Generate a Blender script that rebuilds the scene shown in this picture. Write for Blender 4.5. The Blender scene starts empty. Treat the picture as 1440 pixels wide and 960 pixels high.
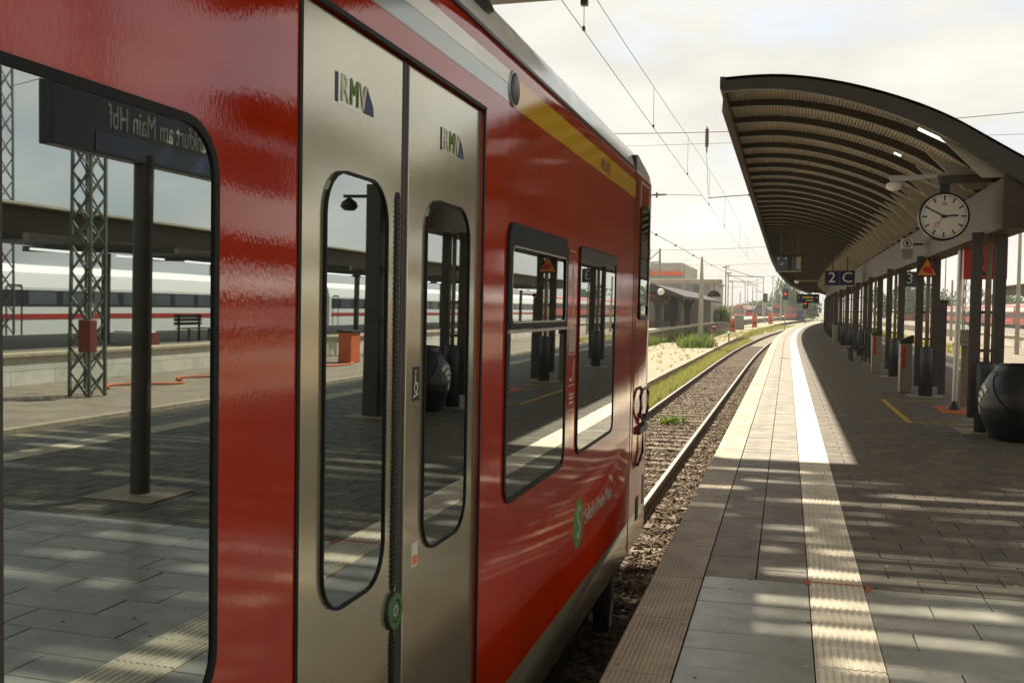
import bpy, bmesh, math, random
from mathutils import Vector, Matrix
random.seed(7)
R = math.radians
sc = bpy.context.scene
COL = sc.collection

# ------------------------------------------------------------------ camera
cam_d = bpy.data.cameras.new('camera'); cam = bpy.data.objects.new('camera', cam_d); COL.objects.link(cam)
cam_d.sensor_width = 36.0; cam_d.lens = 35.0; cam_d.clip_start = 0.05; cam_d.clip_end = 4000
cam_d.shift_y = 15.0 / 1440.0
YAW, PITCH, ROLL = R(15.431), R(2.4896), 0.010
_f0 = Vector((-math.sin(YAW), math.cos(YAW), 0)); _r0 = Vector((math.cos(YAW), math.sin(YAW), 0))
_F = _f0 * math.cos(PITCH) - Vector((0, 0, 1)) * math.sin(PITCH); _u0 = _r0.cross(_F)
_Rr = _r0 * math.cos(ROLL) + _u0 * math.sin(ROLL); _U = _Rr.cross(_F)
cam.matrix_world = Matrix(((_Rr.x, _U.x, -_F.x, 0), (_Rr.y, _U.y, -_F.y, 0), (_Rr.z, _U.z, -_F.z, 1.55), (0, 0, 0, 1)))
sc.camera = cam

# ------------------------------------------------------------------ sky, sun, exposure
SUN_VEC = Vector((-0.38, 0.70, 1.0)).normalized()          # towards the sun
elev = math.asin(SUN_VEC.z)
w = bpy.data.worlds.new('World'); sc.world = w; w.use_nodes = True
nt = w.node_tree; nt.nodes.clear()
out = nt.nodes.new('ShaderNodeOutputWorld'); bg = nt.nodes.new('ShaderNodeBackground')
sky = nt.nodes.new('ShaderNodeTexSky'); sky.sky_type = 'NISHITA'; sky.sun_disc = False
sky.sun_elevation = elev; sky.sun_rotation = math.atan2(SUN_VEC.x, SUN_VEC.y)
sky.air_density = 1.0; sky.dust_density = 2.5; sky.ozone_density = 1.0
tc = nt.nodes.new('ShaderNodeTexCoord'); mp = nt.nodes.new('ShaderNodeMapping')
mp.inputs['Scale'].default_value = (1.6, 1.6, 4.5)
nz = nt.nodes.new('ShaderNodeTexNoise'); nz.inputs['Scale'].default_value = 1.7; nz.inputs['Detail'].default_value = 7; nz.inputs['Roughness'].default_value = 0.58
rmp = nt.nodes.new('ShaderNodeValToRGB'); rmp.color_ramp.elements[0].position = 0.24; rmp.color_ramp.elements[1].position = 0.50
nz2 = nt.nodes.new('ShaderNodeTexNoise'); nz2.inputs['Scale'].default_value = 3.4; nz2.inputs['Detail'].default_value = 6
rmp2 = nt.nodes.new('ShaderNodeValToRGB'); rmp2.color_ramp.elements[0].position = 0.30; rmp2.color_ramp.elements[1].position = 0.68
rmp2.color_ramp.elements[0].color = (4.0, 3.9, 3.62, 1); rmp2.color_ramp.elements[1].color = (5.4, 5.2, 4.66, 1)
mix = nt.nodes.new('ShaderNodeMixRGB')
L = nt.links.new
L(tc.outputs['Generated'], mp.inputs['Vector']); L(mp.outputs['Vector'], nz.inputs['Vector']); L(mp.outputs['Vector'], nz2.inputs['Vector'])
L(nz.outputs['Fac'], rmp.inputs['Fac']); L(nz2.outputs['Fac'], rmp2.inputs['Fac'])
L(rmp.outputs['Color'], mix.inputs['Fac']); L(sky.outputs['Color'], mix.inputs['Color1']); L(rmp2.outputs['Color'], mix.inputs['Color2'])
L(mix.outputs['Color'], bg.inputs['Color']); bg.inputs['Strength'].default_value = 0.086
L(bg.outputs['Background'], out.inputs['Surface'])
sun_d = bpy.data.lights.new('sun', 'SUN'); sun = bpy.data.objects.new('sun', sun_d); COL.objects.link(sun)
sun_d.energy = 5.0; sun_d.angle = R(1.1); sun_d.color = (1.0, 0.92, 0.77)
sun.rotation_euler = SUN_VEC.to_track_quat('Z', 'Y').to_euler()
sc.view_settings.view_transform = 'Standard'; sc.view_settings.look = 'None'
sc.cycles.max_bounces = 7; sc.cycles.diffuse_bounces = 3; sc.cycles.glossy_bounces = 4; sc.cycles.transmission_bounces = 3; sc.cycles.volume_bounces = 0
sc.view_settings.gamma = 1.0; sc.view_settings.exposure = 1.14

# ------------------------------------------------------------------ materials
MATS = {}
def mat(name, col, rough=0.6, metal=0.0, coat=0.0, coat_rough=0.05, coat_ior=1.5, ior=1.5, spec=0.5,
        var=0.0, vscale=4.0, col2=None, bump=0.0, bscale=40.0, emit=None, estr=0.0, stretch=None,
        bump2=0.0, b2scale=2.0, rvar=0.0, coatbump=True, objvar=0.0, transl=0.0):
    m = bpy.data.materials.new(name); m.use_nodes = True; MATS[name] = m
    t = m.node_tree; b = t.nodes['Principled BSDF']
    b.inputs['Base Color'].default_value = (*col, 1); b.inputs['Roughness'].default_value = rough
    b.inputs['Metallic'].default_value = metal; b.inputs['IOR'].default_value = ior
    b.inputs['Specular IOR Level'].default_value = spec
    b.inputs['Coat Weight'].default_value = coat; b.inputs['Coat Roughness'].default_value = coat_rough; b.inputs['Coat IOR'].default_value = coat_ior
    if emit: b.inputs['Emission Color'].default_value = (*emit, 1); b.inputs['Emission Strength'].default_value = estr
    vec = None
    if var or bump or bump2 or col2 or rvar:
        g = t.nodes.new('ShaderNodeNewGeometry'); vec = g.outputs['Position']
        if stretch:
            mm = t.nodes.new('ShaderNodeMapping'); mm.inputs['Scale'].default_value = stretch
            t.links.new(vec, mm.inputs['Vector']); vec = mm.outputs['Vector']
    if var or col2 or objvar:
        last = None
        if var or col2:
            n = t.nodes.new('ShaderNodeTexNoise'); n.inputs['Scale'].default_value = vscale; n.inputs['Detail'].default_value = 6; n.inputs['Roughness'].default_value = 0.65
            t.links.new(vec, n.inputs['Vector'])
            rp = t.nodes.new('ShaderNodeValToRGB'); rp.color_ramp.elements[0].position = 0.32; rp.color_ramp.elements[1].position = 0.70
            c2 = col2 or tuple(min(1, c * (1 + var)) for c in col); c1 = col if col2 else tuple(c * (1 - var) for c in col)
            rp.color_ramp.elements[0].color = (*c1, 1); rp.color_ramp.elements[1].color = (*c2, 1)
            t.links.new(n.outputs['Fac'], rp.inputs['Fac']); last = rp.outputs['Color']
        if objvar:
            oi = t.nodes.new('ShaderNodeObjectInfo'); mr = t.nodes.new('ShaderNodeMapRange')
            mr.inputs['To Min'].default_value = 1 - objvar; mr.inputs['To Max'].default_value = 1 + objvar
            t.links.new(oi.outputs['Random'], mr.inputs['Value'])
            hs = t.nodes.new('ShaderNodeHueSaturation'); hs.inputs['Color'].default_value = (*col, 1)
            if last: t.links.new(last, hs.inputs['Color'])
            t.links.new(mr.outputs['Result'], hs.inputs['Value']); last = hs.outputs['Color']
        t.links.new(last, b.inputs['Base Color'])
    if rvar:
        n = t.nodes.new('ShaderNodeTexNoise'); n.inputs['Scale'].default_value = vscale * 1.7; n.inputs['Detail'].default_value = 5
        t.links.new(vec, n.inputs['Vector']); mr = t.nodes.new('ShaderNodeMapRange')
        mr.inputs['From Min'].default_value = 0.3; mr.inputs['From Max'].default_value = 0.7
        mr.inputs['To Min'].default_value = max(0.02, rough - rvar); mr.inputs['To Max'].default_value = rough + rvar
        t.links.new(n.outputs['Fac'], mr.inputs['Value']); t.links.new(mr.outputs['Result'], b.inputs['Roughness'])
    nrm = None
    if bump2:
        n = t.nodes.new('ShaderNodeTexNoise'); n.inputs['Scale'].default_value = b2scale; n.inputs['Detail'].default_value = 1.5
        t.links.new(vec, n.inputs['Vector']); bp = t.nodes.new('ShaderNodeBump'); bp.inputs['Strength'].default_value = 1.0; bp.inputs['Distance'].default_value = bump2
        t.links.new(n.outputs['Fac'], bp.inputs['Height']); nrm = bp.outputs['Normal']
    if bump:
        n = t.nodes.new('ShaderNodeTexNoise'); n.inputs['Scale'].default_value = bscale; n.inputs['Detail'].default_value = 4
        t.links.new(vec, n.inputs['Vector']); bp = t.nodes.new('ShaderNodeBump'); bp.inputs['Strength'].default_value = 1.0; bp.inputs['Distance'].default_value = bump
        t.links.new(n.outputs['Fac'], bp.inputs['Height'])
        if nrm: t.links.new(nrm, bp.inputs['Normal'])
        nrm = bp.outputs['Normal']
    if nrm:
        t.links.new(nrm, b.inputs['Normal'])
        if coat: t.links.new(nrm, b.inputs['Coat Normal'])
    return m

mat('red_paint', (0.36, 0.020, 0.003), 0.5, spec=0.0, coat=1.0, coat_rough=0.03, coat_ior=1.66, var=0.16, vscale=1.6, bump=0.00018, bscale=130, bump2=0.0016, b2scale=2.2, stretch=(1, 1, 0.45))
mat('beige_paint', (0.57, 0.52, 0.35), 0.20, metal=0.75, coat=1.0, coat_rough=0.05, coat_ior=1.5, var=0.06, vscale=2, bump=0.00016, bscale=180, bump2=0.0010, b2scale=2.5)
mat('roof_paint', (0.78, 0.76, 0.69), 0.32, coat=0.6, coat_rough=0.12, var=0.15, vscale=2.0, rvar=0.08)
mat('gold_paint', (0.62, 0.35, 0.02), 0.5, spec=0.0, coat=1.0, coat_rough=0.04, coat_ior=1.48, bump=0.0001, bscale=150)
mat('sky_tinted_band', (0.25, 0.32, 0.31), 0.3, coat=1.0, coat_rough=0.04, coat_ior=1.6, bump=0.0001, bscale=150)
mat('train_glass', (0.395, 0.45, 0.455), 0.012, metal=1.0, bump2=0.0004, b2scale=1.3)
mat('rubber', (0.008, 0.008, 0.008), 0.5, spec=0.2)
mat('dark_frame', (0.010, 0.010, 0.011), 0.35, spec=0.3)
mat('dark_steel', (0.035, 0.031, 0.027), 0.5, var=0.3, vscale=8)
mat('underframe', (0.02, 0.018, 0.015), 0.8, var=0.4, vscale=6)
mat('alu', (0.45, 0.43, 0.40), 0.35, metal=0.8)
mat('green_button', (0.03, 0.12, 0.035), 0.35, coat=0.5)
mat('white_print', (0.60, 0.58, 0.50), 0.5)
mat('pale_print', (0.42, 0.40, 0.33), 0.5)
mat('green_print', (0.10, 0.22, 0.05), 0.5)
mat('navy_print', (0.02, 0.03, 0.10), 0.5)
mat('darkred_print', (0.16, 0.03, 0.02), 0.5)
mat('orange_print', (0.65, 0.18, 0.03), 0.5)
mat('black_print', (0.01, 0.01, 0.012), 0.5)
# platform
mat('paver_dark', (0.140, 0.117, 0.084), 0.62, var=0.30, vscale=5.0, bump=0.0006, bscale=220, rvar=0.12, objvar=0.16)
mat('paver_slab', (0.245, 0.215, 0.170), 0.62, var=0.28, vscale=4.0, bump=0.0006, bscale=220, rvar=0.12, objvar=0.12)
mat('paver_new', (0.33, 0.32, 0.265), 0.36, var=0.18, vscale=6.0, bump=0.0003, bscale=160, rvar=0.05, objvar=0.10)
mat('edge_stone', (0.38, 0.31, 0.21), 0.6, var=0.28, vscale=3.0, bump=0.0008, bscale=320, objvar=0.10)
mat('tactile', (0.78, 0.70, 0.53), 0.6, var=0.22, vscale=5, bump=0.0005, bscale=200, objvar=0.08)
mat('platform_base', (0.018, 0.015, 0.012), 0.9, var=0.3, vscale=3)
mat('platform_wall', (0.22, 0.19, 0.15), 0.85, var=0.35, vscale=1.2)
mat('paint_yellow', (0.55, 0.36, 0.03), 0.6, var=0.3, vscale=12)
mat('paint_orange', (0.55, 0.12, 0.03), 0.6, var=0.35, vscale=14)
# track
mat('ballast_base', (0.13, 0.105, 0.075), 0.95, col2=(0.25, 0.20, 0.14), vscale=22, bump=0.02, bscale=18)
mat('ballast_stone', (0.080, 0.055, 0.032), 0.9, col2=(0.21, 0.152, 0.09), vscale=9)
mat('rail_side', (0.10, 0.055, 0.032), 0.75, var=0.3, vscale=10)
mat('rail_top', (0.75, 0.70, 0.63), 0.25, metal=1.0, rvar=0.08, vscale=20)
mat('sleeper', (0.16, 0.118, 0.075), 0.85, var=0.35, vscale=5, stretch=(0.6, 3, 3), bump=0.002, bscale=20, objvar=0.15)
mat('ground', (0.20, 0.17, 0.11), 0.95, col2=(0.12, 0.14, 0.055), vscale=0.12)
mat('sand', (0.255, 0.205, 0.125), 0.9, var=0.2, vscale=1.2, bump=0.004, bscale=30)
mat('brown_paving', (0.19, 0.15, 0.105), 0.85, var=0.3, vscale=1.6, bump=0.004, bscale=12)
mat('kerb', (0.30, 0.25, 0.18), 0.85, var=0.25, vscale=3)
mat('block_wall', (0.52, 0.49, 0.41), 0.85, var=0.16, vscale=2.0, objvar=0.10)
mat('brick_wall_far', (0.22, 0.17, 0.12), 0.9, col2=(0.10, 0.08, 0.05), vscale=2.2)
mat('grass', (0.24, 0.27, 0.045), 0.7, col2=(0.36, 0.31, 0.09), vscale=3.0)
mat('weed', (0.14, 0.20, 0.03), 0.7, var=0.4, vscale=5)
mat('leaf_far', (0.06, 0.10, 0.035), 0.8, var=0.45, vscale=0.5)
mat('bark', (0.07, 0.055, 0.04), 0.9)
# canopy & furniture
mat('canopy_paint', (0.045, 0.041, 0.033), 0.5, var=0.15, vscale=3)
mat('canopy_deck', (0.29, 0.255, 0.20), 0.55, var=0.10, vscale=2)
mat('beam_paint', (0.055, 0.038, 0.020), 0.55, var=0.2, vscale=2.5)
mat('gusset_paint', (0.36, 0.32, 0.25), 0.6, var=0.12, vscale=3)
mat('column_paint', (0.065, 0.052, 0.040), 0.5, var=0.25, vscale=6)
mat('pipe_paint', (0.20, 0.155, 0.105), 0.45, var=0.2, vscale=6)
mat('sleeve', (0.045, 0.047, 0.050), 0.45, var=0.2, vscale=6)
mat('grey_metal', (0.30, 0.29, 0.27), 0.4, metal=0.4, var=0.1, vscale=5)
mat('clock_face', (0.62, 0.58, 0.48), 0.4, coat=0.3)
mat('sign_blue', (0.010, 0.016, 0.075), 0.4, coat=0.3)
mat('sign_black', (0.012, 0.012, 0.014), 0.35)
mat('screen', (0.012, 0.016, 0.022), 0.2, coat=0.4)
mat('screen_lit', (0.30, 0.28, 0.22), 0.3)
mat('yellow_text', (0.62, 0.52, 0.12), 0.5)
mat('sign_orange', (0.62, 0.22, 0.02), 0.5)
mat('sign_red', (0.45, 0.015, 0.012), 0.45)
mat('sign_white', (0.70, 0.68, 0.62), 0.5)
mat('black_plastic', (0.012, 0.011, 0.010), 0.42, var=0.3, vscale=6, coat=0.1, coat_rough=0.2)
mat('bin_grey', (0.22, 0.19, 0.14), 0.45, var=0.12, vscale=5)
mat('wire', (0.05, 0.045, 0.04), 0.5)
mat('insulator', (0.10, 0.045, 0.025), 0.25)
mat('mast_grey', (0.34, 0.31, 0.25), 0.6, var=0.2, vscale=2)
mat('mast_dark', (0.085, 0.095, 0.075), 0.6, var=0.25, vscale=2)
mat('facade_grey', (0.33, 0.31, 0.265), 0.8, var=0.12, vscale=0.6)
mat('facade_band', (0.62, 0.11, 0.03), 0.6)
mat('dark_wood', (0.030, 0.026, 0.022), 0.7)
mat('far_glass', (0.08, 0.10, 0.11), 0.1, spec=0.8)
mat('train_red', (0.42, 0.05, 0.035), 0.4, coat=0.4)
mat('train_white', (0.80, 0.80, 0.77), 0.35, coat=0.5)
mat('train_black', (0.03, 0.03, 0.035), 0.45)
mat('train_blue', (0.03, 0.06, 0.20), 0.45)
mat('signal_red', (0.5, 0.02, 0.01), 0.5, emit=(1.0, 0.06, 0.02), estr=0.5)
mat('lamp_tube', (0.9, 0.9, 0.85), 0.5, emit=(1.0, 0.97, 0.88), estr=0.8)
mat('hose_orange', (0.55, 0.12, 0.04), 0.5)
mat('brick_hut', (0.25, 0.09, 0.05), 0.9, var=0.2, vscale=2)

def translucent(name, fac=0.45):
    t = MATS[name].node_tree; b = t.nodes['Principled BSDF']; o = t.nodes['Material Output']
    tr_ = t.nodes.new('ShaderNodeBsdfTranslucent'); mx = t.nodes.new('ShaderNodeMixShader'); mx.inputs['Fac'].default_value = fac
    if b.inputs['Base Color'].links: t.links.new(b.inputs['Base Color'].links[0].from_socket, tr_.inputs['Color'])
    t.links.new(b.outputs['BSDF'], mx.inputs[1]); t.links.new(tr_.outputs['BSDF'], mx.inputs[2]); t.links.new(mx.outputs['Shader'], o.inputs['Surface'])
for n_ in ('grass', 'weed', 'leaf_far'): translucent(n_)
# fine regular relief on the platform edge stones (small ribs pressed into the slab)
def add_ribs(name, pitch, depth, axis):
    t = MATS[name].node_tree; b = t.nodes['Principled BSDF']
    g = t.nodes.new('ShaderNodeNewGeometry'); wv = t.nodes.new('ShaderNodeTexWave'); wv.bands_direction = axis
    wv.inputs['Scale'].default_value = 1 / pitch * 0.31415; t.links.new(g.outputs['Position'], wv.inputs['Vector'])
    bp = t.nodes.new('ShaderNodeBump'); bp.inputs['Distance'].default_value = depth
    t.links.new(wv.outputs['Fac'], bp.inputs['Height'])
    if b.inputs['Normal'].links: t.links.new(b.inputs['Normal'].links[0].from_socket, bp.inputs['Normal'])
    t.links.new(bp.outputs['Normal'], b.inputs['Normal'])
add_ribs('edge_stone', 0.022, 0.0016, 'Y'); add_ribs('edge_stone', 0.022, 0.0016, 'X')

# ------------------------------------------------------------------ mesh helpers
ORG = {}
class MB:
    def __init__(s): s.v = []; s.f = []; s.mi = []
    def face(s, pts, mi=0):
        i = len(s.v); s.v += [tuple(p) for p in pts]; s.f.append(tuple(range(i, i + len(pts)))); s.mi.append(mi)
    def box(s, x0, x1, y0, y1, z0, z1, mi=0, M=None):
        i = len(s.v)
        P = [(x0, y0, z0), (x1, y0, z0), (x1, y1, z0), (x0, y1, z0), (x0, y0, z1), (x1, y0, z1), (x1, y1, z1), (x0, y1, z1)]
        if M is not None: P = [tuple(M @ Vector(p)) for p in P]
        s.v += P
        for q in ((0, 3, 2, 1), (4, 5, 6, 7), (0, 1, 5, 4), (1, 2, 6, 5), (2, 3, 7, 6), (3, 0, 4, 7)):
            s.f.append(tuple(i + k for k in q)); s.mi.append(mi)
    def bar(s, p0, p1, wx, wz, mi=0, up=Vector((0, 0, 1))):
        p0 = Vector(p0); p1 = Vector(p1); d = (p1 - p0); l = d.length; d = d / l
        if abs(d.dot(up)) > 0.99: up = Vector((0, 1, 0))
        a = d.cross(up).normalized(); b = a.cross(d)
        M = Matrix(((a.x, d.x, b.x, p0.x), (a.y, d.y, b.y, p0.y), (a.z, d.z, b.z, p0.z), (0, 0, 0, 1)))
        s.box(-wx / 2, wx / 2, 0, l, -wz / 2, wz / 2, mi, M)
    def tube(s, pts, r, n=8, mi=0, cap=True):
        pts = [Vector(p) for p in pts]; base = len(s.v); rr = r if isinstance(r, (list, tuple)) else [r] * len(pts)
        for k, p in enumerate(pts):
            d = (pts[min(k + 1, len(pts) - 1)] - pts[max(k - 1, 0)]).normalized()
            up = Vector((0, 0, 1)) if abs(d.z) < 0.9 else Vector((0, 1, 0))
            a = d.cross(up).normalized(); b = a.cross(d)
            for j in range(n):
                t = 2 * math.pi * j / n; s.v.append(tuple(p + (a * math.cos(t) + b * math.sin(t)) * rr[k]))
        for k in range(len(pts) - 1):
            for j in range(n):
                i0 = base + k * n + j; i1 = base + k * n + (j + 1) % n
                s.f.append((i0, i1, i1 + n, i0 + n)); s.mi.append(mi)
        if cap:
            s.f.append(tuple(base + j for j in range(n))[::-1]); s.mi.append(mi)
            s.f.append(tuple(base + (len(pts) - 1) * n + j for j in range(n))); s.mi.append(mi)
    def lathe(s, prof, c=(0, 0, 0), n=24, mi=0, axis='Z'):
        base = len(s.v)
        for r, z in prof:
            for j in range(n):
                t = 2 * math.pi * j / n; a, b = r * math.cos(t), r * math.sin(t)
                p = {'Z': (a, b, z), 'Y': (a, z, b), 'X': (z, a, b)}[axis]
                s.v.append((c[0] + p[0], c[1] + p[1], c[2] + p[2]))
        for k in range(len(prof) - 1):
            for j in range(n):
                i0 = base + k * n + j; i1 = base + k * n + (j + 1) % n
                s.f.append((i0, i1, i1 + n, i0 + n)); s.mi.append(mi)
        s.f.append(tuple(base + j for j in range(n))[::-1]); s.mi.append(mi)
        s.f.append(tuple(base + (len(prof) - 1) * n + j for j in range(n))); s.mi.append(mi)
    def prism(s, poly, fn, a, b, mi=0):
        """poly: 2-D points; fn(u, v, w) -> 3-D; extruded from w=a to w=b"""
        i = len(s.v); n = len(poly)
        s.v += [tuple(fn(u, v, a)) for u, v in poly] + [tuple(fn(u, v, b)) for u, v in poly]
        s.f.append(tuple(range(i, i + n))[::-1]); s.mi.append(mi); s.f.append(tuple(range(i + n, i + 2 * n))); s.mi.append(mi)
        for k in range(n):
            s.f.append((i + k, i + (k + 1) % n, i + n + (k + 1) % n, i + n + k)); s.mi.append(mi)
    def ring(s, po, pi, fn, a, b, mi=0):
        i = len(s.v); n = len(po)
        s.v += [tuple(fn(u, v, a)) for u, v in po] + [tuple(fn(u, v, b)) for u, v in po] + [tuple(fn(u, v, b)) for u, v in pi] + [tuple(fn(u, v, a)) for u, v in pi]
        for q in range(3):
            for k in range(n):
                k2 = (k + 1) % n
                s.f.append((i + q * n + k, i + q * n + k2, i + (q + 1) * n + k2, i + (q + 1) * n + k)); s.mi.append(mi)
    def mesh(s, name, mats, smooth=False, org=(0, 0, 0), recalc=True):
        me = bpy.data.meshes.new(name)
        me.from_pydata([(x - org[0], y - org[1], z - org[2]) for x, y, z in s.v], [], s.f)
        for m in (mats if isinstance(mats, (list, tuple)) else [mats]): me.materials.append(MATS[m])
        if any(s.mi): me.polygons.foreach_set('material_index', s.mi)
        if recalc:
            bm = bmesh.new(); bm.from_mesh(me); bmesh.ops.recalc_face_normals(bm, faces=bm.faces); bm.to_mesh(me); bm.free()
        if smooth: me.shade_auto_smooth(angle=R(38)) if hasattr(me, 'shade_auto_smooth') else me.polygons.foreach_set('use_smooth', [True] * len(me.polygons))
        me.update(); return me
    def build(s, name, mats, parent=None, smooth=False, loc=None, bevel=0, recalc=True):
        org = ORG.get(parent.name, (0, 0, 0)) if parent else (loc or (0, 0, 0))
        me = s.mesh(name, mats, smooth, org, recalc)
        if smooth and not hasattr(me, 'shade_auto_smooth'):
            try: me.set_sharp_from_angle(angle=R(38))
            except Exception: pass
        o = bpy.data.objects.new(name, me); COL.objects.link(o); o.parent = parent
        if not parent and loc: o.location = loc
        ORG[o.name] = org
        if bevel:
            md = o.modifiers.new('bevel', 'BEVEL'); md.width = bevel; md.segments = 2; md.limit_method = 'ANGLE'; md.angle_limit = R(40)
        return o

def tag(o, label=None, cat=None, group=None, kind=None):
    if label: o['label'] = label
    if cat: o['category'] = cat
    if group: o['group'] = group
    if kind: o['kind'] = kind
    return o
def thing(name, label, cat, loc=(0, 0, 0), group=None, kind=None):
    o = bpy.data.objects.new(name, None); COL.objects.link(o); o.location = loc; o.empty_display_size = 0.2
    ORG[o.name] = tuple(loc); return tag(o, label, cat, group, kind)
def inst(name, me, parent, M):
    o = bpy.data.objects.new(name, me); COL.objects.link(o); o.parent = parent; o.matrix_local = M; return o
def copy_tree(o, parent=None):
    c = o.copy(); COL.objects.link(c); c.parent = parent
    for ch in [q for q in o.children]: copy_tree(ch, c)
    return c
def rr(u0, u1, v0, v1, r, n=6):
    P = []
    for cx, cy, a0 in ((u1 - r, v1 - r, 0), (u0 + r, v1 - r, 90), (u0 + r, v0 + r, 180), (u1 - r, v0 + r, 270)):
        for k in range(n + 1):
            a = R(a0 + 90 * k / n); P.append((cx + r * math.cos(a), cy + r * math.sin(a)))
    return P
def circ(cu, cv, r, n=32, ru=None): return [(cu + (ru or r) * math.cos(2 * math.pi * k / n), cv + r * math.sin(2 * math.pi * k / n)) for k in range(n)]
def text(name, s, m, parent, origin, right, up, size, ext=0.001, align='CENTER', sx=1.0):
    c = bpy.data.curves.new(name, 'FONT'); c.body = s; c.size = size; c.extrude = ext; c.align_x = align; c.align_y = 'CENTER'; c.resolution_u = 3
    t = bpy.data.objects.new(name, c); COL.objects.link(t)
    dg = bpy.context.evaluated_depsgraph_get(); me = bpy.data.meshes.new_from_object(t.evaluated_get(dg))
    bpy.data.objects.remove(t); bpy.data.curves.remove(c)
    me.materials.clear(); me.materials.append(MATS[m])
    right = Vector(right).normalized(); up = Vector(up).normalized(); nrm = right.cross(up)
    po = Vector(ORG.get(parent.name, (0, 0, 0))) if parent else Vector((0, 0, 0)); p = Vector(origin) - po
    M = Matrix(((right.x * sx, up.x, nrm.x, p.x), (right.y * sx, up.y, nrm.y, p.y), (right.z * sx, up.z, nrm.z, p.z), (0, 0, 0, 1)))
    me.transform(M); me.name = name
    o = bpy.data.objects.new(name, me); COL.objects.link(o); o.parent = parent; return o

def cv(y): return max(0.0, y - 45.0) ** 2 / 2800.0             # the platform and its track bend gently to the right
def cvs(y): return max(0.0, y - 45.0) / 1400.0
def CP(x, y, z): s = cvs(y); return (x + cv(y), y - x * s * 0.0, z)
def CM(x, y, z): return Matrix.Translation((x + cv(y), y, z)) @ Matrix.Rotation(-math.atan(cvs(y)), 4, 'Z')
def stations(y0, y1):
    ys = [y0]
    while ys[-1] < y1 - 1e-6: ys.append(min(y1, ys[-1] + (60 if ys[-1] < 44 and y0 < 44 and ys[-1] + 60 < 45 else 4.0)))
    return ys
def strip(mb, prof, ys, mi=0, close=False):
    """extrude an (x, z) profile along the bent platform line"""
    b = len(mb.v); n = len(prof)
    for y in ys: mb.v += [(x + cv(y), y, z) for x, z in prof]
    for k in range(len(ys) - 1):
        for j in range(n if close else n - 1):
            i0 = b + k * n + j; i1 = b + k * n + (j + 1) % n
            mb.f.append((i0, i1, i1 + n, i0 + n)); mb.mi.append(mi)
    if close:
        mb.f.append(tuple(b + j for j in range(n))); mb.mi.append(mi)
        mb.f.append(tuple(b + (len(ys) - 1) * n + j for j in range(n))); mb.mi.append(mi)

# ================================================================== THE SETTING
m = MB(); m.face([(-1500, -1500, -1.25), (1500, -1500, -1.25), (1500, 2600, -1.25), (-1500, 2600, -1.25)]); tag(m.build('ground', 'ground'), kind='structure')
YS = stations(-8, 175)
YSf = [-8 + 1.0 * k for k in range(184)]
# ballast beds
m = MB(); strip(m, [(-4.25, -1.04), (-3.9, -1.10), (-1.1, -1.10), (-0.68, -1.08)], YSf); tag(m.build('trackbed', 'ballast_base'), kind='structure')
m = MB(); strip(m, [(5.70, -1.04), (6.1, -1.06), (9.0, -1.06), (10.0, -1.04)], YSf); tag(m.build('trackbed', 'ballast_base'), kind='structure')

# track in front of the train
def track(cx, ys_end, n_sleeper, y_start=2.0, far=False):
    t = thing('railway_track', None, None, kind='structure')
    for s in (-0.75, 0.75):
        m = MB(); x = cx + s; ys = [-8 + 2.0 * k for k in range(int((ys_end + 8) / 2) + 1)]
        strip(m, [(x - 0.07, -1.05), (x - 0.07, -1.035), (x - 0.012, -1.02), (x - 0.010, -0.925), (x - 0.036, -0.912), (x - 0.036, -0.886), (x + 0.036, -0.886), (x + 0.036, -0.912), (x + 0.010, -0.925), (x + 0.012, -1.02), (x + 0.07, -1.035), (x + 0.07, -1.05)], ys, 0, True)
        r = m.build('rail', 'rail_side', t)
        m = MB(); strip(m, [(x - 0.034, -0.885), (x - 0.028, -0.880), (x + 0.028, -0.880), (x + 0.034, -0.885)], ys, 0, True); m.build('rail_head', 'rail_top', r)
    mb = MB(); mb.box(-1.28, 1.28, -0.125, 0.125, -0.16, 0); me = mb.mesh('sleeper', 'sleeper')
    for k in range(n_sleeper):
        y = y_start + 0.62 * k
        inst('sleeper', me, t, CM(cx + random.uniform(-.03, .03), y + random.uniform(-.02, .02), -1.045 + random.uniform(-.006, .006)) @ Matrix.Rotation(random.uniform(-.01, .01), 4, 'Z'))
    return t
# rails stand on sleepers: shift everything so that the head is at -0.88
track(-2.45, 175, 120)
track(7.50, 175, 60, 6.0)

# ballast stones (uncountable)
def stones(name, n, fx, fy, size, mesh_mat):
    rng = random.Random(3); mb = MB()
    oct_v = [(1, 0, 0), (-1, 0, 0), (0, 1, 0), (0, -1, 0), (0, 0, 1), (0, 0, -1)]
    oct_f = [(0, 2, 4), (2, 1, 4), (1, 3, 4), (3, 0, 4), (2, 0, 5), (1, 2, 5), (3, 1, 5), (0, 3, 5)]
    for k in range(n):
        y = fy(rng); x = fx(rng); z = -1.058 + rng.uniform(-.012, .02) + (.014 if x > -1.5 else 0); s = size * rng.uniform(.55, 1.35)
        if min(abs(x + 1.70), abs(x + 3.20)) < .09: z -= 0.04
        sx, sy, sz = s * rng.uniform(.7, 1.3), s * rng.uniform(.7, 1.3), s * rng.uniform(.5, .9)
        a = rng.uniform(0, 6.28); ca, sa = math.cos(a), math.sin(a); i = len(mb.v)
        for vx, vy, vz in oct_v:
            vx, vy, vz = vx * sx * rng.uniform(.7, 1.2), vy * sy * rng.uniform(.7, 1.2), vz * sz * rng.uniform(.6, 1.1)
            vx += rng.uniform(-.3, .3) * s
            mb.v.append((x + cv(y) + vx * ca - vy * sa, y + vx * sa + vy * ca, z + vz))
        for f in oct_f: mb.f.append(tuple(i + q for q in f)); mb.mi.append(0)
    o = mb.build(name, mesh_mat, recalc=False); return o
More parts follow.
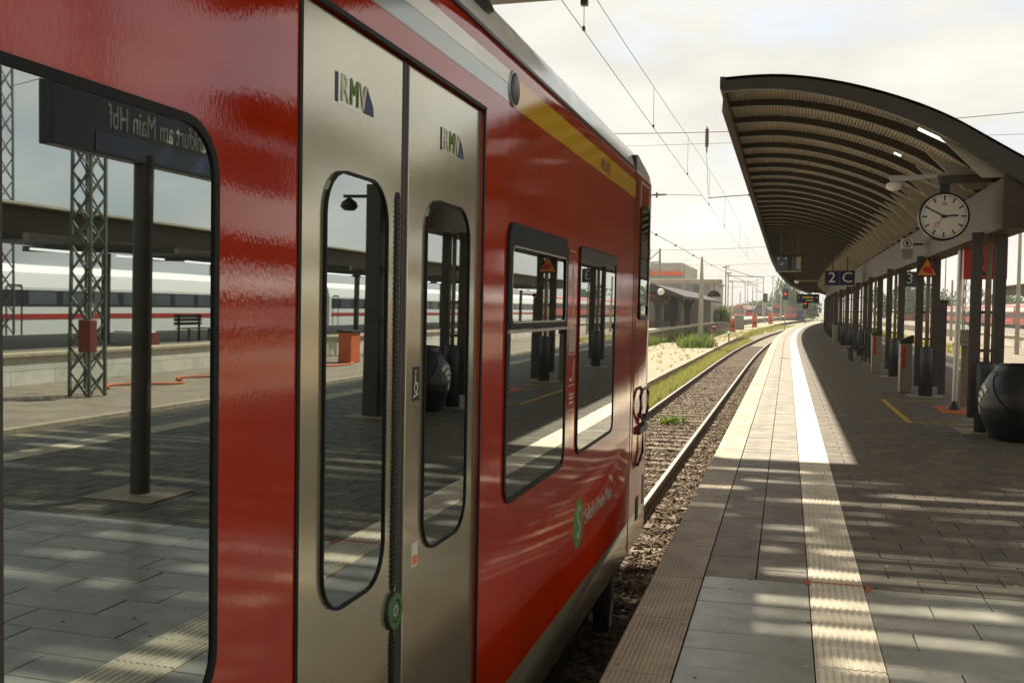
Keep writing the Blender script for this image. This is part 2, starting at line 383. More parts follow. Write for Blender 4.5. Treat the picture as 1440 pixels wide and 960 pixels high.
tag(stones('ballast', 44000, lambda r: r.uniform(-3.95, -0.75), lambda r: 3.5 + 44 * r.random() ** 1.5, 0.034, 'ballast_stone'), 'loose pale stone ballast filling the track between platform and rails', 'ballast', kind='stuff')

# ------------------------------------------------------------------ island platform with all its stones
plat = thing('platform', None, None, kind='structure')
m = MB(); strip(m, [(-0.66, -1.2), (-0.66, -0.075), (5.68, -0.075), (5.68, -1.2)], YSf); m.build('platform_body', 'platform_wall', plat)
m = MB(); strip(m, [(-0.66, -0.012), (5.68, -0.012)], YSf); m.build('bedding', 'platform_base', plat)
def tile_mesh(wx, wy, mt, h=0.06, g=0.007, b=0.003):
    mb = MB(); x0, x1, y0, y1 = g / 2, wx - g / 2, g / 2, wy - g / 2
    lo = [(x0, y0), (x1, y0), (x1, y1), (x0, y1)]; hi = [(x0 + b, y0 + b), (x1 - b, y0 + b), (x1 - b, y1 - b), (x0 + b, y1 - b)]
    for k in range(4):
        k2 = (k + 1) % 4
        mb.face([(*lo[k], -h), (*lo[k2], -h), (*lo[k2], -b), (*lo[k], -b)]); mb.face([(*lo[k], -b), (*lo[k2], -b), (*hi[k2], 0), (*hi[k], 0)])
    mb.face([(*p, 0) for p in hi]); return mb.mesh('stone', mt), mb
def place_tiles(name, wx, wy, mt, cells, n_single, dz=0.0015, tilt=0.004):
    """first n_single cells become objects, the rest one joined part"""
    me, mb1 = tile_mesh(wx, wy, mt); J = MB(); rng = random.Random(len(cells)); cache = {}
    for k, (x, y, ww) in enumerate(cells):
        z = rng.uniform(-dz, dz)
        if k < n_single:
            mm = me
            if abs(ww - wx) > 1e-4:
                key = round(ww, 3); mm = cache.get(key) or cache.setdefault(key, tile_mesh(ww, wy, mt)[0])
            inst(name, mm, plat, CM(x, y, z) @ Matrix.Rotation(rng.uniform(-tilt, tilt), 4, 'X') @ Matrix.Rotation(rng.uniform(-tilt, tilt) * .6, 4, 'Y'))
        else:
            t = tile_mesh(ww, wy, mt)[1] if False else None
            i = len(J.v); g, b = 0.007, 0.003
            x0, x1, y0, y1 = x + g / 2, x + ww - g / 2, y + g / 2, y + wy - g / 2
            c0, c1 = cv(y0), cv(y1)
            J.v += [(x0 + c0, y0, -.03), (x1 + c0, y0, -.03), (x1 + c1, y1, -.03), (x0 + c1, y1, -.03), (x0 + b + c0, y0 + b, z), (x1 - b + c0, y0 + b, z), (x1 - b + c1, y1 - b, z), (x0 + b + c1, y1 - b, z)]
            for q in ((4, 5, 6, 7), (0, 1, 5, 4), (1, 2, 6, 5), (2, 3, 7, 6), (3, 0, 4, 7)): J.f.append(tuple(i + e for e in q)); J.mi.append(0)
    if J.f:
        o = J.build(name + '_field', mt, plat, recalc=False); o['kind'] = 'stuff'
        o['label'] = 'far rows of the same paving running on along the platform'
YB = 5.87; TD = 0.255
# edge stones
cells = [(-0.73, -7 + 0.80 * k, 0.29) for k in range(12, 224)] + [(-0.73, -7 + 0.80 * k, 0.29) for k in range(12)]
place_tiles('edge_stone', 0.29, 0.80, 'edge_stone', cells, 95, 0.001, 0.0015)
place_tiles('edge_stone', 0.29, 0.80, 'edge_stone', [(5.46, -7 + 0.8 * k, 0.29) for k in range(224)], 0)
# slabs between edge and guidance strip: single wide new slabs near, pairs of old slabs beyond
new = [(-0.438, YB - TD * (k + 1), 0.586) for k in range(24)]
place_tiles('new_slab', 0.586, TD, 'paver_new', new, 24, 0.0008, 0.002)
old = []
for k in range(640): old += [(-0.438, YB + TD * k, 0.292), (-0.145, YB + TD * k, 0.293)]
place_tiles('paving_slab', 0.292, TD, 'paver_slab', old, 150)
place_tiles('paving_slab', 0.287, TD, 'paver_slab', [(4.875 + 0.29 * (k % 2), -6 + TD * (k // 2), 0.287) for k in range(1370)], 0)
# brick field right of the strip
BW = 0.312
X0, X1 = 0.447, 4.565
def row(y, wid, off):
    c = []; x = X0 - off
    while x < X1 - 0.01:
        a, b_ = max(x, X0), min(x + wid, X1)
        if b_ - a > 0.03: c.append((a, y, b_ - a))
        x += wid
    return c
newf = []
for k in range(46): newf += row(YB - TD * (k + 1), 0.62, (0.0, 0.31, 0.14, 0.45)[k % 4])
newf.sort(key=lambda c: (c[0] > 2.6, -c[1]))
place_tiles('new_paver', 0.62, TD, 'paver_new', newf, 110, 0.0008, 0.002)
oldf = []
for k in range(640): oldf += row(YB + TD * k, BW, (0.0, 0.156)[k % 2] + 0.0)
vis = [c for c in oldf if c[0] < 0.215 * c[1] + 0.2 and c[1] < 16]; vs = set(vis)
oldf = vis + [c for c in oldf if c not in vs]
place_tiles('paver', BW, TD, 'paver_dark', oldf, 300)
# ribbed guidance strip
TW = 0.296
def tactile_mb(y, x, ys):
    pass
def tactile_mesh():
    mb = MB(); prof = []; nr = 9; p = TW / nr
    for k in range(nr):
        a = k * p
        prof += [(a + 0.003, 0.0), (a + p * .28, 0.0), (a + p * .36, 0.0045), (a + p * .80, 0.0045), (a + p * .88, 0.0)]
    prof = [(0.001, -0.05), (0.001, 0.0)] + prof + [(TW - .001, 0.0), (TW - .001, -.05)]
    b = len(mb.v); n = len(prof)
    for y in (0.003, TW - 0.003): mb.v += [(x, y, z) for x, z in prof]
    for j in range(n - 1): mb.f.append((b + j, b + j + 1, b + n + j + 1, b + n + j)); mb.mi.append(0)
    mb.f.append(tuple(range(n))); mb.mi.append(0); mb.f.append(tuple(range(n, 2 * n))); mb.mi.append(0)
    return mb
tm = tactile_mesh(); tme = tm.mesh('tactile_plate', 'tactile'); rng = random.Random(5)
J = MB()
ty = [3.3 + 0.30 * k for k in range(520)]
for k, y in enumerate(ty):
    z = rng.uniform(-.001, .0015)
    if k < 110: inst('tactile_plate', tme, plat, CM(0.150, y, z) @ Matrix.Rotation(rng.uniform(-.004, .004), 4, 'X'))
    else:
        i = len(J.v); J.v += [(vx + 0.150 + cv(y), vy + y, vz + z) for vx, vy, vz in tm.v]
        J.f += [tuple(i + q for q in f) for f in tm.f]; J.mi += [0] * len(tm.f)
for y in [-3 + 0.30 * k for k in range(300)]:
    i = len(J.v); J.v += [(vx + 4.570 + cv(y), vy + y, vz) for vx, vy, vz in tm.v]; J.f += [tuple(i + q for q in f) for f in tm.f]; J.mi += [0] * len(tm.f)
for y in [3.0 - 0.30 * k for k in range(24)]:
    i = len(J.v); J.v += [(vx + 0.150, vy + y, vz) for vx, vy, vz in tm.v]; J.f += [tuple(i + q for q in f) for f in tm.f]; J.mi += [0] * len(tm.f)
o = J.build('tactile_strip', 'tactile', plat); o['kind'] = 'stuff'; o['label'] = 'ribbed guidance strips running on along both platform sides'
# painted lines
m = MB()
m.box(1.66, 2.62, 14.96, 15.03, .003, .006); m.box(1.62, 2.62, 18.74, 18.80, .003, .006)
m.face([(1.655, 14.96, .0062), (1.735, 14.96, .0062), (1.70, 18.80, .0062), (1.62, 18.80, .0062)])
m.build('yellow_marking', 'paint_yellow', plat)
m = MB(); m.box(2.35, 3.3, 16.6, 17.9, .003, .0055); m.build('orange_marking', 'paint_orange', plat)
m = MB(); m.box(0.125, 0.157, 5.85, 5.94, .003, .006); m.box(.456, .48, 5.80, 5.90, .003, .006); m.box(.16, .455, 5.895, 5.908, .0052, .0075)
m.build('orange_mark', 'paint_orange', plat)

rgm = random.Random(17)
for nm, mt, n_, lab in (('gum_spots', 'white_print', 90, 'small pale gum spots trodden into the paving'), ('dirt_spots', 'platform_base', 70, 'small dark stains on the paving')):
    J = MB()
    for k in range(n_):
        y = 3.6 + 12 * rgm.random() ** 1.3; x = rgm.uniform(-.70, min(3.2, .23 * y + .1))
        if .15 < x < .46: continue
        r_ = rgm.uniform(.004, .011) * (.9 if nm == 'dirt_spots' else 1); J.face([(x + r_ * rgm.uniform(.7, 1.3) * math.cos(a), y + r_ * rgm.uniform(.8, 1.5) * math.sin(a), .0028) for a in [2 * math.pi * q / 9 for q in range(9)]])
    o = J.build(nm, mt, plat, recalc=False); o['kind'] = 'stuff'; o['label'] = lab

# ------------------------------------------------------------------ left side: sand island, far platform
YL = [float(k) for k in range(4, 330, 3)]
def cl(y): return max(0.0, y - 70.0) ** 2 / 5200.0
def lstrip(m, prof, ys, mi=0):
    b = len(m.v); n = len(prof)
    for y in ys: m.v += [(x + cl(y), y, z) for x, z in prof]
    for k in range(len(ys) - 1):
        for j in range(n - 1):
            i0 = b + k * n + j; m.f.append((i0, i0 + 1, i0 + 1 + n, i0 + n)); m.mi.append(mi)
m = MB(); lstrip(m, [(-9.05, -0.75), (-4.33, -0.75)], YL); isl = tag(m.build('sand_island', 'sand'), kind='structure')
kb = MB(); kb.box(-0.07, 0.07, 0, 0.99, -0.3, 0.02); kme = kb.mesh('kerb_stone', 'kerb')
for k in range(100):
    y = 8 + k; inst('kerb_stone', kme, isl, Matrix.Translation((-4.27 + cl(y), y, -.75)))
lp = thing('far_platform', None, None, kind='structure')
m = MB(); lstrip(m, [(-9.0, 0.24), (-17, 0.24)], YL); m.build('deck', 'edge_stone', lp)
m = MB(); lstrip(m, [(-8.9, 0.02), (-8.9, 0.242), (-9.2, 0.242)], YL); m.build('edge', 'block_wall', lp)
m = MB(); lstrip(m, [(-9.02, -1.2), (-9.02, 0.02)], YL); m.build('wall', 'brick_wall_far', lp)

# grass and weeds (uncountable)
def tufts(name, spots, h, n_bl, wd, mt, rng):
    mb = MB()
    for (x, y, z, s) in spots:
        for b in range(n_bl):
            a = rng.uniform(0, 6.28); l = h * s * rng.uniform(.4, 1.15); lean = rng.uniform(.15, .8) * l; w_ = wd * rng.uniform(.7, 1.4)
            bx, by = x + rng.uniform(-.09, .09) * s, y + rng.uniform(-.09, .09) * s
            dx, dy = math.cos(a), math.sin(a); px, py = -dy * w_, dx * w_
            i = len(mb.v)
            mb.v += [(bx - px, by - py, z), (bx + px, by + py, z), (bx + px * .8 + dx * lean * .35, by + py * .8 + dy * lean * .35, z + l * .6), (bx - px * .8 + dx * lean * .35, by - py * .8 + dy * lean * .35, z + l * .6), (bx + dx * lean, by + dy * lean, z + l)]
            mb.f += [(i, i + 1, i + 2, i + 3), (i + 3, i + 2, i + 4)]; mb.mi += [0, 0]
    return mb.build(name, mt, recalc=False)
rg = random.Random(11)
sp = [(rg.uniform(-4.24, -3.55 if rg.random() < .8 else -3.32) + cv(y) , y, -1.05, rg.uniform(.6, 1.3)) for y in [14 + 75 * rg.random() ** 1.25 for _ in range(4200)]]
sp += [(rg.uniform(-6.5, -3.6) + cv(y), y, -.78, rg.uniform(.8, 1.8)) for y in [rg.uniform(86, 165) for _ in range(500)]]
sp += [(rg.uniform(-8.6, -4.45), 34 + 80 * rg.random(), -.76, rg.uniform(.3, .9)) for _ in range(300)]
tag(tufts('grass', sp, .21, 14, .007, 'grass', rg), 'yellowing grass growing along the kerb of the left rail', 'grass', kind='stuff')
sp = [(rg.gauss(-2.5, .10), rg.gauss(23.0, .14), -1.07, rg.uniform(.25, .55)) for _ in range(14)] + [(rg.gauss(-5.4, .5), rg.gauss(65, 1.4), -.76, rg.uniform(.8, 2.2)) for _ in range(110)] + [(rg.uniform(-8.7, -8.2), rg.uniform(60, 110), -.76, rg.uniform(.6, 1.8)) for _ in range(90)] + [(rg.gauss(-6.8, .5), rg.uniform(74, 104), -.76, 1.0) for _ in range(40)]
tag(tufts('weeds', sp, .45, 12, .02, 'weed', rg), 'green weeds round the mast foot and along the low brick wall', 'weeds', kind='stuff')

# ------------------------------------------------------------------ right side: low island, block wall, next platform (also seen mirrored in the train)
YR = [float(k) for k in range(-30, 330, 6)]
m = MB(); m.box(10.0, 15.5, -30, 320, -1.2, -0.75); ri = tag(m.build('low_island', 'brown_paving'), kind='structure')
kb = MB(); kb.box(-0.09, 0.09, 0, 1.48, -0.3, 0.03); kme2 = kb.mesh('kerb_stone', 'paint_yellow' if False else 'kerb')
for k in range(60): inst('kerb_stone', kme2, ri, Matrix.Translation((9.95, -6 + 1.5 * k, -.75)))
m = MB(); m.box(15.56, 24.0, -30, 320, -1.2, -0.06); rp = tag(m.build('next_platform', 'paver_dark'), kind='structure')
bb = MB(); bb.box(-.10, 0.02, 0.006, 1.494, 0.004, 0.346); bme = bb.mesh('wall_block', 'block_wall')
for rI in range(2):
    for k in range(64): inst('wall_block', bme, rp, Matrix.Translation((15.5, -6 + 1.5 * k + .75 * rI, -0.75 + .35 * rI)))
m = MB(); m.box(15.32, 15.9, -12, 100, -0.048, 0.02); m.build('coping', 'edge_stone', rp)

# ================================================================== THE TRAIN
XW = -1.14
def wx(z): return XW + 0.010 * (z - 1.55)
def W(y, z, off): return (wx(z) + off, y, z)
XC = -2.48
train = thing('regional_train', 'red commuter train with beige double doors and gold stripe standing beside the platform', 'train', (XC, 3.0, -0.88))
arc = [(wx(2.56) - 0.42 + 0.42 * math.cos(R(a)), 2.56 + 0.40 * math.sin(R(a))) for a in range(10, 91, 10)]
half = [(wx(-.37) - .07, -.40), (wx(-.36) - .02, -.375), (wx(-.32), -.32), (wx(-.085), -.085), (wx(.6), .6), (wx(2.31), 2.31), (wx(2.56), 2.56), (wx(2.60), 2.60)] + arc + [(-1.9, 3.02), (XC, 3.06)]
prof = half + [(2 * XC - x, z) for x, z in half[-2::-1]]
nP = len(prof)
def zmat(z0, z1):
    zm = (z0 + z1) / 2
    return 2 if zm > 2.605 else (1 if zm < -.085 else 0)
body = MB(); yst = [-6.0, 2.185, 3.68, 7.6, 8.42]
secs = [[(x, y, z) for x, z in prof] for y in yst]
for k in range(1, 9):
    a = R(90 * k / 9.0); y = 8.42 + .78 * math.sin(a); s = 1 - .62 * (1 - math.cos(a)) ** 1.25
    secs.append([(XC + (x - XC) * s, y - max(0, (z - .9)) * .22 * (1 - math.cos(a)) ** .8, z if z < 2.2 else 2.2 + (z - 2.2) * (1 - .45 * (1 - math.cos(a)))) for x, z in prof])
for k in range(len(secs) - 1):
    for j in range(nP - 1):
        a, b = prof[j], prof[j + 1]; zm = (a[1] + b[1]) / 2
        if k == 1 and a[0] > XC and b[0] > XC and -.085 < zm < 2.31: continue
        body.face([secs[k][j], secs[k][j + 1], secs[k + 1][j + 1], secs[k + 1][j]], zmat(a[1], b[1]))
body.face(secs[-1], 0); body.face(secs[0], 0)
# jambs of the door opening
jd = 0.05
for y in (2.185, 3.68): body.face([W(y, -.085, 0), W(y, 2.31, 0), W(y, 2.31, -jd), W(y, -.085, -jd)], 0)
body.face([W(2.185, 2.31, 0), W(3.68, 2.31, 0), W(3.68, 2.31, -jd), W(2.185, 2.31, -jd)], 0)
bm_o = body.build('body', ['red_paint', 'beige_paint', 'roof_paint'], train, recalc=False)
me = bm_o.data; bmx = bmesh.new(); bmx.from_mesh(me); bmesh.ops.remove_doubles(bmx, verts=bmx.verts, dist=1e-5); bmesh.ops.recalc_face_normals(bmx, faces=bmx.faces); bmx.to_mesh(me); bmx.free()
me.polygons.foreach_set('use_smooth', [True] * len(me.polygons)); me.set_sharp_from_angle(angle=R(32))
# rain strip at the cant rail
m = MB(); m.box(wx(2.6) - .004, wx(2.6) + .012, -6, 7.55, 2.598, 2.612); m.build('rain_strip', 'dark_frame', train)
# bands and prints on the side
def plate(name, poly, mt, parent, a=0.0, b=0.0016, fn=W):
    mb = MB(); mb.prism(poly, fn, a, b); return mb.build(name, mt, parent)
plate('gold_stripe', [(4.05, 2.398), (7.57, 2.398), (7.57, 2.528), (4.05, 2.528)], 'gold_paint', train)
plate('blue_grey_band', [(-5.5, 2.385), (4.048, 2.405), (4.048, 2.475), (-5.5, 2.455)], 'sky_tinted_band', train, b=.0014)  # colour stripe; its blue-grey tone also holds the reflected sky
plate('pale_band', [(-5.5, 2.457), (4.048, 2.477), (4.048, 2.535), (-5.5, 2.535)], 'roof_paint', train, b=.0014)
text('vehicle_number', '425 022', 'darkred_print', train, (wx(2.455) + .003, 6.28, 2.452), (0, 1, 0), (0, 0, 1), 0.10)
def window(name, y0, y1, z0, z1, r, fr=.018, parent=train, label=None, hopper=False, base=0.0):
    mb = MB(); mb.ring(rr(y0 - fr, y1 + fr, z0 - fr, z1 + fr, r + fr), rr(y0, y1, z0, z1, r), W, base, base + .009)
    f = mb.build('window', 'rubber', parent, smooth=False)
    mb = MB(); mb.prism(rr(y0 - .006, y1 + .006, z0 - .006, z1 + .006, r), W, base + .001, base + .004); mb.build('pane', 'train_glass', f)
    return f
wA = window('window', 0.10, 1.805, .735, 1.905, .10)
mb = MB(); mb.prism([(1.20, .74), (1.230, .74), (1.230, 1.90), (1.20, 1.90)], W, .0045, .012); mb.build('mullion', 'dark_steel', wA)
w1 = window('window', 4.045, 5.185, .735, 1.895, .07, .024)
w2 = window('window', 5.545, 6.735, .735, 1.895, .07)
# tilting upper sash of the first window
mb = MB(); mb.ring(rr(4.035, 5.195, 1.462, 1.905, .06), rr(4.085, 5.145, 1.492, 1.815, .035), W, .0042, .012); s_ = mb.build('sash_frame', 'rubber', w1)
mb = MB(); mb.ring(rr(4.080, 5.150, 1.487, 1.820, .04), rr(4.088, 5.142, 1.495, 1.812, .03), W, .0121, .0135); mb.build('sash_bead', 'alu', w1)
mb = MB(); mb.prism([(4.03, 1.445), (5.2, 1.445), (5.2, 1.458), (4.03, 1.458)], W, .005, .018); mb.build('transom', 'alu', w1)
mb = MB(); mb.prism(rr(5.53, 6.75, 1.845, 1.905, .02), W, .0092, .012); mb.build('head_rail', 'dark_frame', w2)
# double door
for (y0, y1, wy0, wy1, nm) in ((2.192, 2.868, 2.345, 2.745, 0), (2.925, 3.673, 3.085, 3.530, 1)):
    mb = MB(); mb.prism([(y0, -.08), (y1, -.08), (y1, 2.303), (y0, 2.303)], W, -.045, -.012)
    d = mb.build('door_leaf', 'beige_paint', train, bevel=.004)
    window('window', wy0, wy1, .738, 1.905, .115, .008, parent=d, base=-.0118)
    yc = 2.55 if nm == 0 else 3.345
    zc = 2.125; q = .045
    y_a = 2.42 if nm == 0 else 3.235; q = .034; k_ = .76
    # transport association logo
    plate('logo_panel', [(y_a - .004, zc - q - .012), (y_a + .15, zc - q - .012), (y_a + .15, zc + q + .012), (y_a - .004, zc + q + .012)], 'beige_paint', d, -.0118, -.0112)
    text('logo_letter', 'R', 'white_print', d, (wx(zc) - .0096, y_a + .045 * k_, zc), (0, 1, 0), (0, 0, 1), .135 * k_, sx=.9)
    text('logo_letter', 'M', 'green_print', d, (wx(zc) - .0093, y_a + .125 * k_, zc), (0, 1, 0), (0, 0, 1), .135 * k_, sx=.75)
    text('logo_letter', 'V', 'white_print', d, (wx(zc) - .0088, y_a + .200 * k_, zc), (0, 1, 0), (0, 0, 1), .135 * k_, sx=.75)
    plate('logo_wedge', [(y_a + .205 * k_, zc - .048 * k_), (y_a + .30 * k_, zc - .048 * k_), (y_a + .295 * k_, zc - .01), (y_a + .24 * k_, zc + .048 * k_)], 'navy_print', d, -.0118, -.0108)
    plate('logo_bar', [(y_a - .022, zc - .05 * k_), (y_a - .006, zc - .05 * k_), (y_a - .006, zc + .05 * k_), (y_a - .022, zc + .05 * k_)], 'navy_print', d, -.0118, -.0108)
    if nm == 0:
        # finger guard combs and opening button sit at the closing edge
        for (z0, z1) in ((.675, 1.90), (-.05, .555)):
            mb = MB(); mb.prism(rr(2.818, 2.854, z0, z1, .017), W, -.0119, -.009); g_ = mb.build('finger_guard', 'rubber', d)
            mb = MB(); z = z0 + .03
            while z < z1 - .03: mb.prism([(2.820, z), (2.852, z), (2.852, z + .007), (2.820, z + .007)], W, -.0091, -.0055); z += .0155
            c_ = mb.build('comb', 'dark_frame', g_); c_['kind'] = 'stuff'
        mb = MB(); mb.prism(circ(2.838, .615, .060, 32), W, -.012, -.002); b_ = mb.build('door_button', 'dark_frame', d, bevel=.004)
        mb = MB(); mb.ring(circ(2.838, .615, .055, 32), circ(2.838, .615, .036, 32), W, -.002, .003); mb.build('ring', 'green_button', b_)
        mb = MB(); mb.prism(circ(2.838, .615, .031, 32), W, -.002, .001); mb.build('push_plate', 'green_button', b_)
        mb = MB(); mb.ring(circ(2.838, .615, .017, 24), circ(2.838, .615, .012, 24), W, .0011, .002); mb.build('symbol', 'pale_print', b_)
    else:
        pz = 1.305; p = plate('wheelchair_sign', [(2.985, pz - .055), (3.045, pz - .055), (3.045, pz + .055), (2.985, pz + .055)], 'black_print', d, -.0118, -.0106)
        mb = MB(); F = lambda u, v, w_: W(2.985 + u * .06, pz - .055 + v * .11, w_)
        mb.prism(circ(.42, .86, .05, 10, .07), F, -.0105, -.010); mb.prism([(.36, .52), (.46, .52), (.46, .78), (.36, .78)], F, -.0105, -.010)
        mb.prism([(.40, .48), (.72, .48), (.72, .54), (.40, .54)], F, -.0105, -.010); mb.prism([(.66, .30), (.76, .30), (.76, .50), (.66, .50)], F, -.0105, -.010)
        mb.ring(circ(.48, .38, .16, 20, .26), circ(.48, .38, .115, 20, .19), F, -.0105, -.0098); mb.prism([(.1, .10), (.9, .18), (.9, .23), (.1, .15)], F, -.0105, -.010)
        mb.build('symbol', 'white_print', p)
        p = plate('sticker', [(3.0, .705), (3.055, .705), (3.055, .785), (3.0, .785)], 'white_print', d, -.0118, -.0110)
        plate('sticker_print', [(3.007, .712), (3.048, .712), (3.048, .742), (3.007, .742)], 'orange_print', p, -.0109, -.0105)
mb = MB()
mb.prism([(2.870, -.08), (2.890, -.08), (2.890, 2.303), (2.870, 2.303)], W, -.04, -.008); mb.prism([(2.900, -.08), (2.922, -.08), (2.922, 2.303), (2.900, 2.303)], W, -.04, -.010)
mb.build('door_seal', 'dark_steel', train, bevel=.005)
mb = MB(); mb.box(wx(1) - .055, wx(1) - .046, 2.187, 3.678, -.083, 2.305); mb.build('door_recess', 'rubber', train)
mb = MB()
for y in (2.1835, 3.6815): mb.prism([(y - .008, -.085), (y + .008, -.085), (y + .008, 2.312), (y - .008, 2.312)], W, -.004, .004)
mb.prism([(2.18, 2.306), (3.69, 2.306), (3.69, 2.320), (2.18, 2.320)], W, -.004, .006)
mb.build('door_gasket', 'rubber', train)
# loudspeaker above the door
mb = MB(); mb.lathe([(.001, .012), (.060, .012), (.066, .010), (.066, 0)], (wx(2.47), 4.078, 2.472), 32, axis='X'); sp_ = mb.build('loudspeaker', 'dark_frame', train, smooth=True)
mb = MB(); mb.ring([(4.078 + .075 * math.cos(a), 2.472 + .075 * math.sin(a)) for a in [2 * math.pi * k / 36 for k in range(36)]], [(4.078 + .066 * math.cos(a), 2.472 + .066 * math.sin(a)) for a in [2 * math.pi * k / 36 for k in range(36)]], W, 0, .008); mb.build('ring', 'alu', sp_)
# prints between the two saloon windows
def pr(u0, u1, v0, v1, nm='print_line'): plate(nm, [(u0, v0), (u1, v0), (u1, v1), (u0, v1)], 'pale_print', train, 0, .0014)
for v_ in (1.865, 1.47, 1.30, 1.13, .99): pr(5.30, 5.46, v_, v_ + .005)
pr(5.30, 5.305, 1.306, 1.45); pr(5.455, 5.46, 1.306, 1.45); pr(5.372, 5.392, 1.52, 1.82, 'class_number')
plate('class_number', [(5.345, 1.70), (5.371, 1.70), (5.371, 1.80), (5.345, 1.76)], 'pale_print', train, 0, .0014)
for q in range(3): pr(5.32 + .045 * q, 5.345 + .045 * q, 1.315, 1.44, 'pictogram')
pr(5.33, 5.375, 1.155, 1.175, 'pictogram'); plate('pictogram', [(5.40, 1.15), (5.41, 1.15), (5.45, 1.27), (5.44, 1.28)], 'pale_print', train, 0, .0014)
for zz in (1.075, 1.055, 1.03): pr(5.33, 5.44, zz, zz + .012)
# line badge
mb = MB(); mb.prism(circ(5.66, .305, .145, 36), W, 0, .0015); bd = mb.build('line_badge', 'green_print', train)
text('badge_letter', 'S', 'pale_print', bd, (wx(.3) + .003, 5.66, .300), (0, 1, 0), (0, 0, 1), .27)
text('lettering', 'S-Bahn Rhein-Main', 'pale_print', train, (wx(.3) + .002, 5.85, .300), (0, 1, 0), (0, 0, 1), .135, align='LEFT', sx=.92)
# cab side
c = window('window', 7.915, 8.345, 1.50, 2.355, .05, .03)
mb = MB(); mb.ring(rr(7.895, 8.365, 1.48, 1.60, .03), rr(7.93, 8.33, 1.51, 1.585, .02), W, .0092, .014); mb.build('sash_frame', 'dark_frame', c)
mb = MB()
def ln(y0, z0, y1, z1, t=.012): 
    dy, dz = y1 - y0, z1 - z0; l = math.hypot(dy, dz); ny, nz_ = -dz / l * t / 2, dy / l * t / 2
    mb.prism([(y0 + ny, z0 + nz_), (y1 + ny, z1 + nz_), (y1 - ny, z1 - nz_), (y0 - ny, z0 - nz_)], W, 0, .003)
ln(7.72, 2.58, 7.72, .40); ln(7.72, .40, 7.82, .30); ln(7.82, .30, 8.40, .30); ln(7.60, 2.6, 7.60, -.32, .008)
mb.build('cab_panel_joint', 'dark_frame', train)
mb = MB(); ln(7.88, 2.36, 7.88, 2.56, .014); ln(7.88, 2.56, 8.36, 2.56, .014); ln(8.36, 2.56, 8.36, 2.36, .014); mb.build('window_trim', 'pale_print', train)
mb = MB(); pts = [(8.18, .62), (7.95, .72), (7.95, .86), (8.06, .905), (8.32, .905), (8.41, .86), (8.41, .72), (8.18, .62)]
mb.tube([W(y, z, .025) for y, z in pts], .012, 8); mb.tube([W(8.18, .70, .02), W(8.18, .38, .02), W(7.98, .30, .012)], .011, 8)
mb.build('grab_handle', 'dark_frame', train, smooth=True)
mb = MB(); mb.prism(rr(7.96, 8.40, .545, .605, .02), W, 0, .03); mb.build('latch_bar', 'dark_steel', train, bevel=.006)
plate('step_recess', rr(7.98, 8.14, -.16, .03, .02), 'black_print', train, 0, .002)
plate('socket_cover', rr(8.36, 8.41, -.09, .16, .012), 'dark_frame', train, 0, .003)
# number arcs beside the cab window (pale rings)
mb = MB()
for q, z in enumerate((2.02, 1.86, 1.70)): mb.ring(circ(8.46, z, .07, 20, .03), circ(8.46, z, .052, 20, .018), W, -.006, .003)
mb.build('ring_print', 'pale_print', train)
# roof fittings
mb = MB(); a1 = R(28); 
def RF(y, s, off, a=a1):
    x = wx(2.56) - .42 + (.42 + off) * math.cos(a + s); z = 2.56 + (.40 + off) * math.sin(a + s); return (x, y, z)
mb.prism(rr(-5, 3.86, -.13, .13, .12), lambda u, v, w_: RF(u, v, w_), -.002, .02); mb.build('roof_vent', 'dark_frame', train)
mb = MB(); mb.box(-1.75, -1.55, 4.75, 5.3, 2.98, 3.10); mb.build('roof_box', 'dark_steel', train, bevel=.01)
mb = MB(); mb.prism([(7.62, 2.66), (8.30, 2.60), (8.34, 2.655), (7.66, 2.74)], lambda u, v, w_: (wx(2.6) - .05 + w_, u, v), -.06, .055); mb.build('lamp_cowl', 'sign_orange' if False else 'pale_print', train, bevel=.008)
mb = MB(); mb.box(wx(2.6) - .10, wx(2.6) + .0, 7.56, 7.615, 2.60, 2.72); mb.build('roof_seam', 'dark_frame', train)
# underframe and bogie
mb = MB(); mb.box(-3.6, -1.34, -6, 8.2, -.60, -.40); mb.box(-3.5, -1.30, -6, 4.9, -.70, -.60); mb.build('underframe', 'underframe', train)
for yb in (4.9, 6.8):
    mb = MB(); mb.lathe([(.10, -.07), (.40, -.07), (.42, -.02), (.42, .05), (.46, .07), (.46, .09), (.10, .09)], (-1.72, yb, -.42), 28, axis='X'); mb.build('wheel', 'underframe', train, smooth=True)
mb = MB(); mb.box(-1.48, -1.38, 4.3, 7.3, -.52, -.38); mb.box(-1.50, -1.33, 4.7, 5.1, -.66, -.36); mb.box(-1.50, -1.33, 6.6, 7.0, -.66, -.36); mb.box(-1.42, -1.25, 5.5, 6.2, -.62, -.30); mb.build('bogie_frame', 'underframe', train, bevel=.02)
mb = MB(); mb.prism([(7.06, -.38), (7.22, -.38), (7.24, -.72), (7.20, -.80), (7.10, -.80), (7.05, -.55)], lambda u, v, w_: (-1.32 + w_, u, v), 0, .10); mb.build('rail_guard', 'underframe', train)
mb = MB(); mb.tube([(-1.205, 7.2, -.40), (-1.205, 7.23, -.60), (-1.215, 7.18, -.78)], .012, 6); mb.build('pipe', 'grey_metal', train)

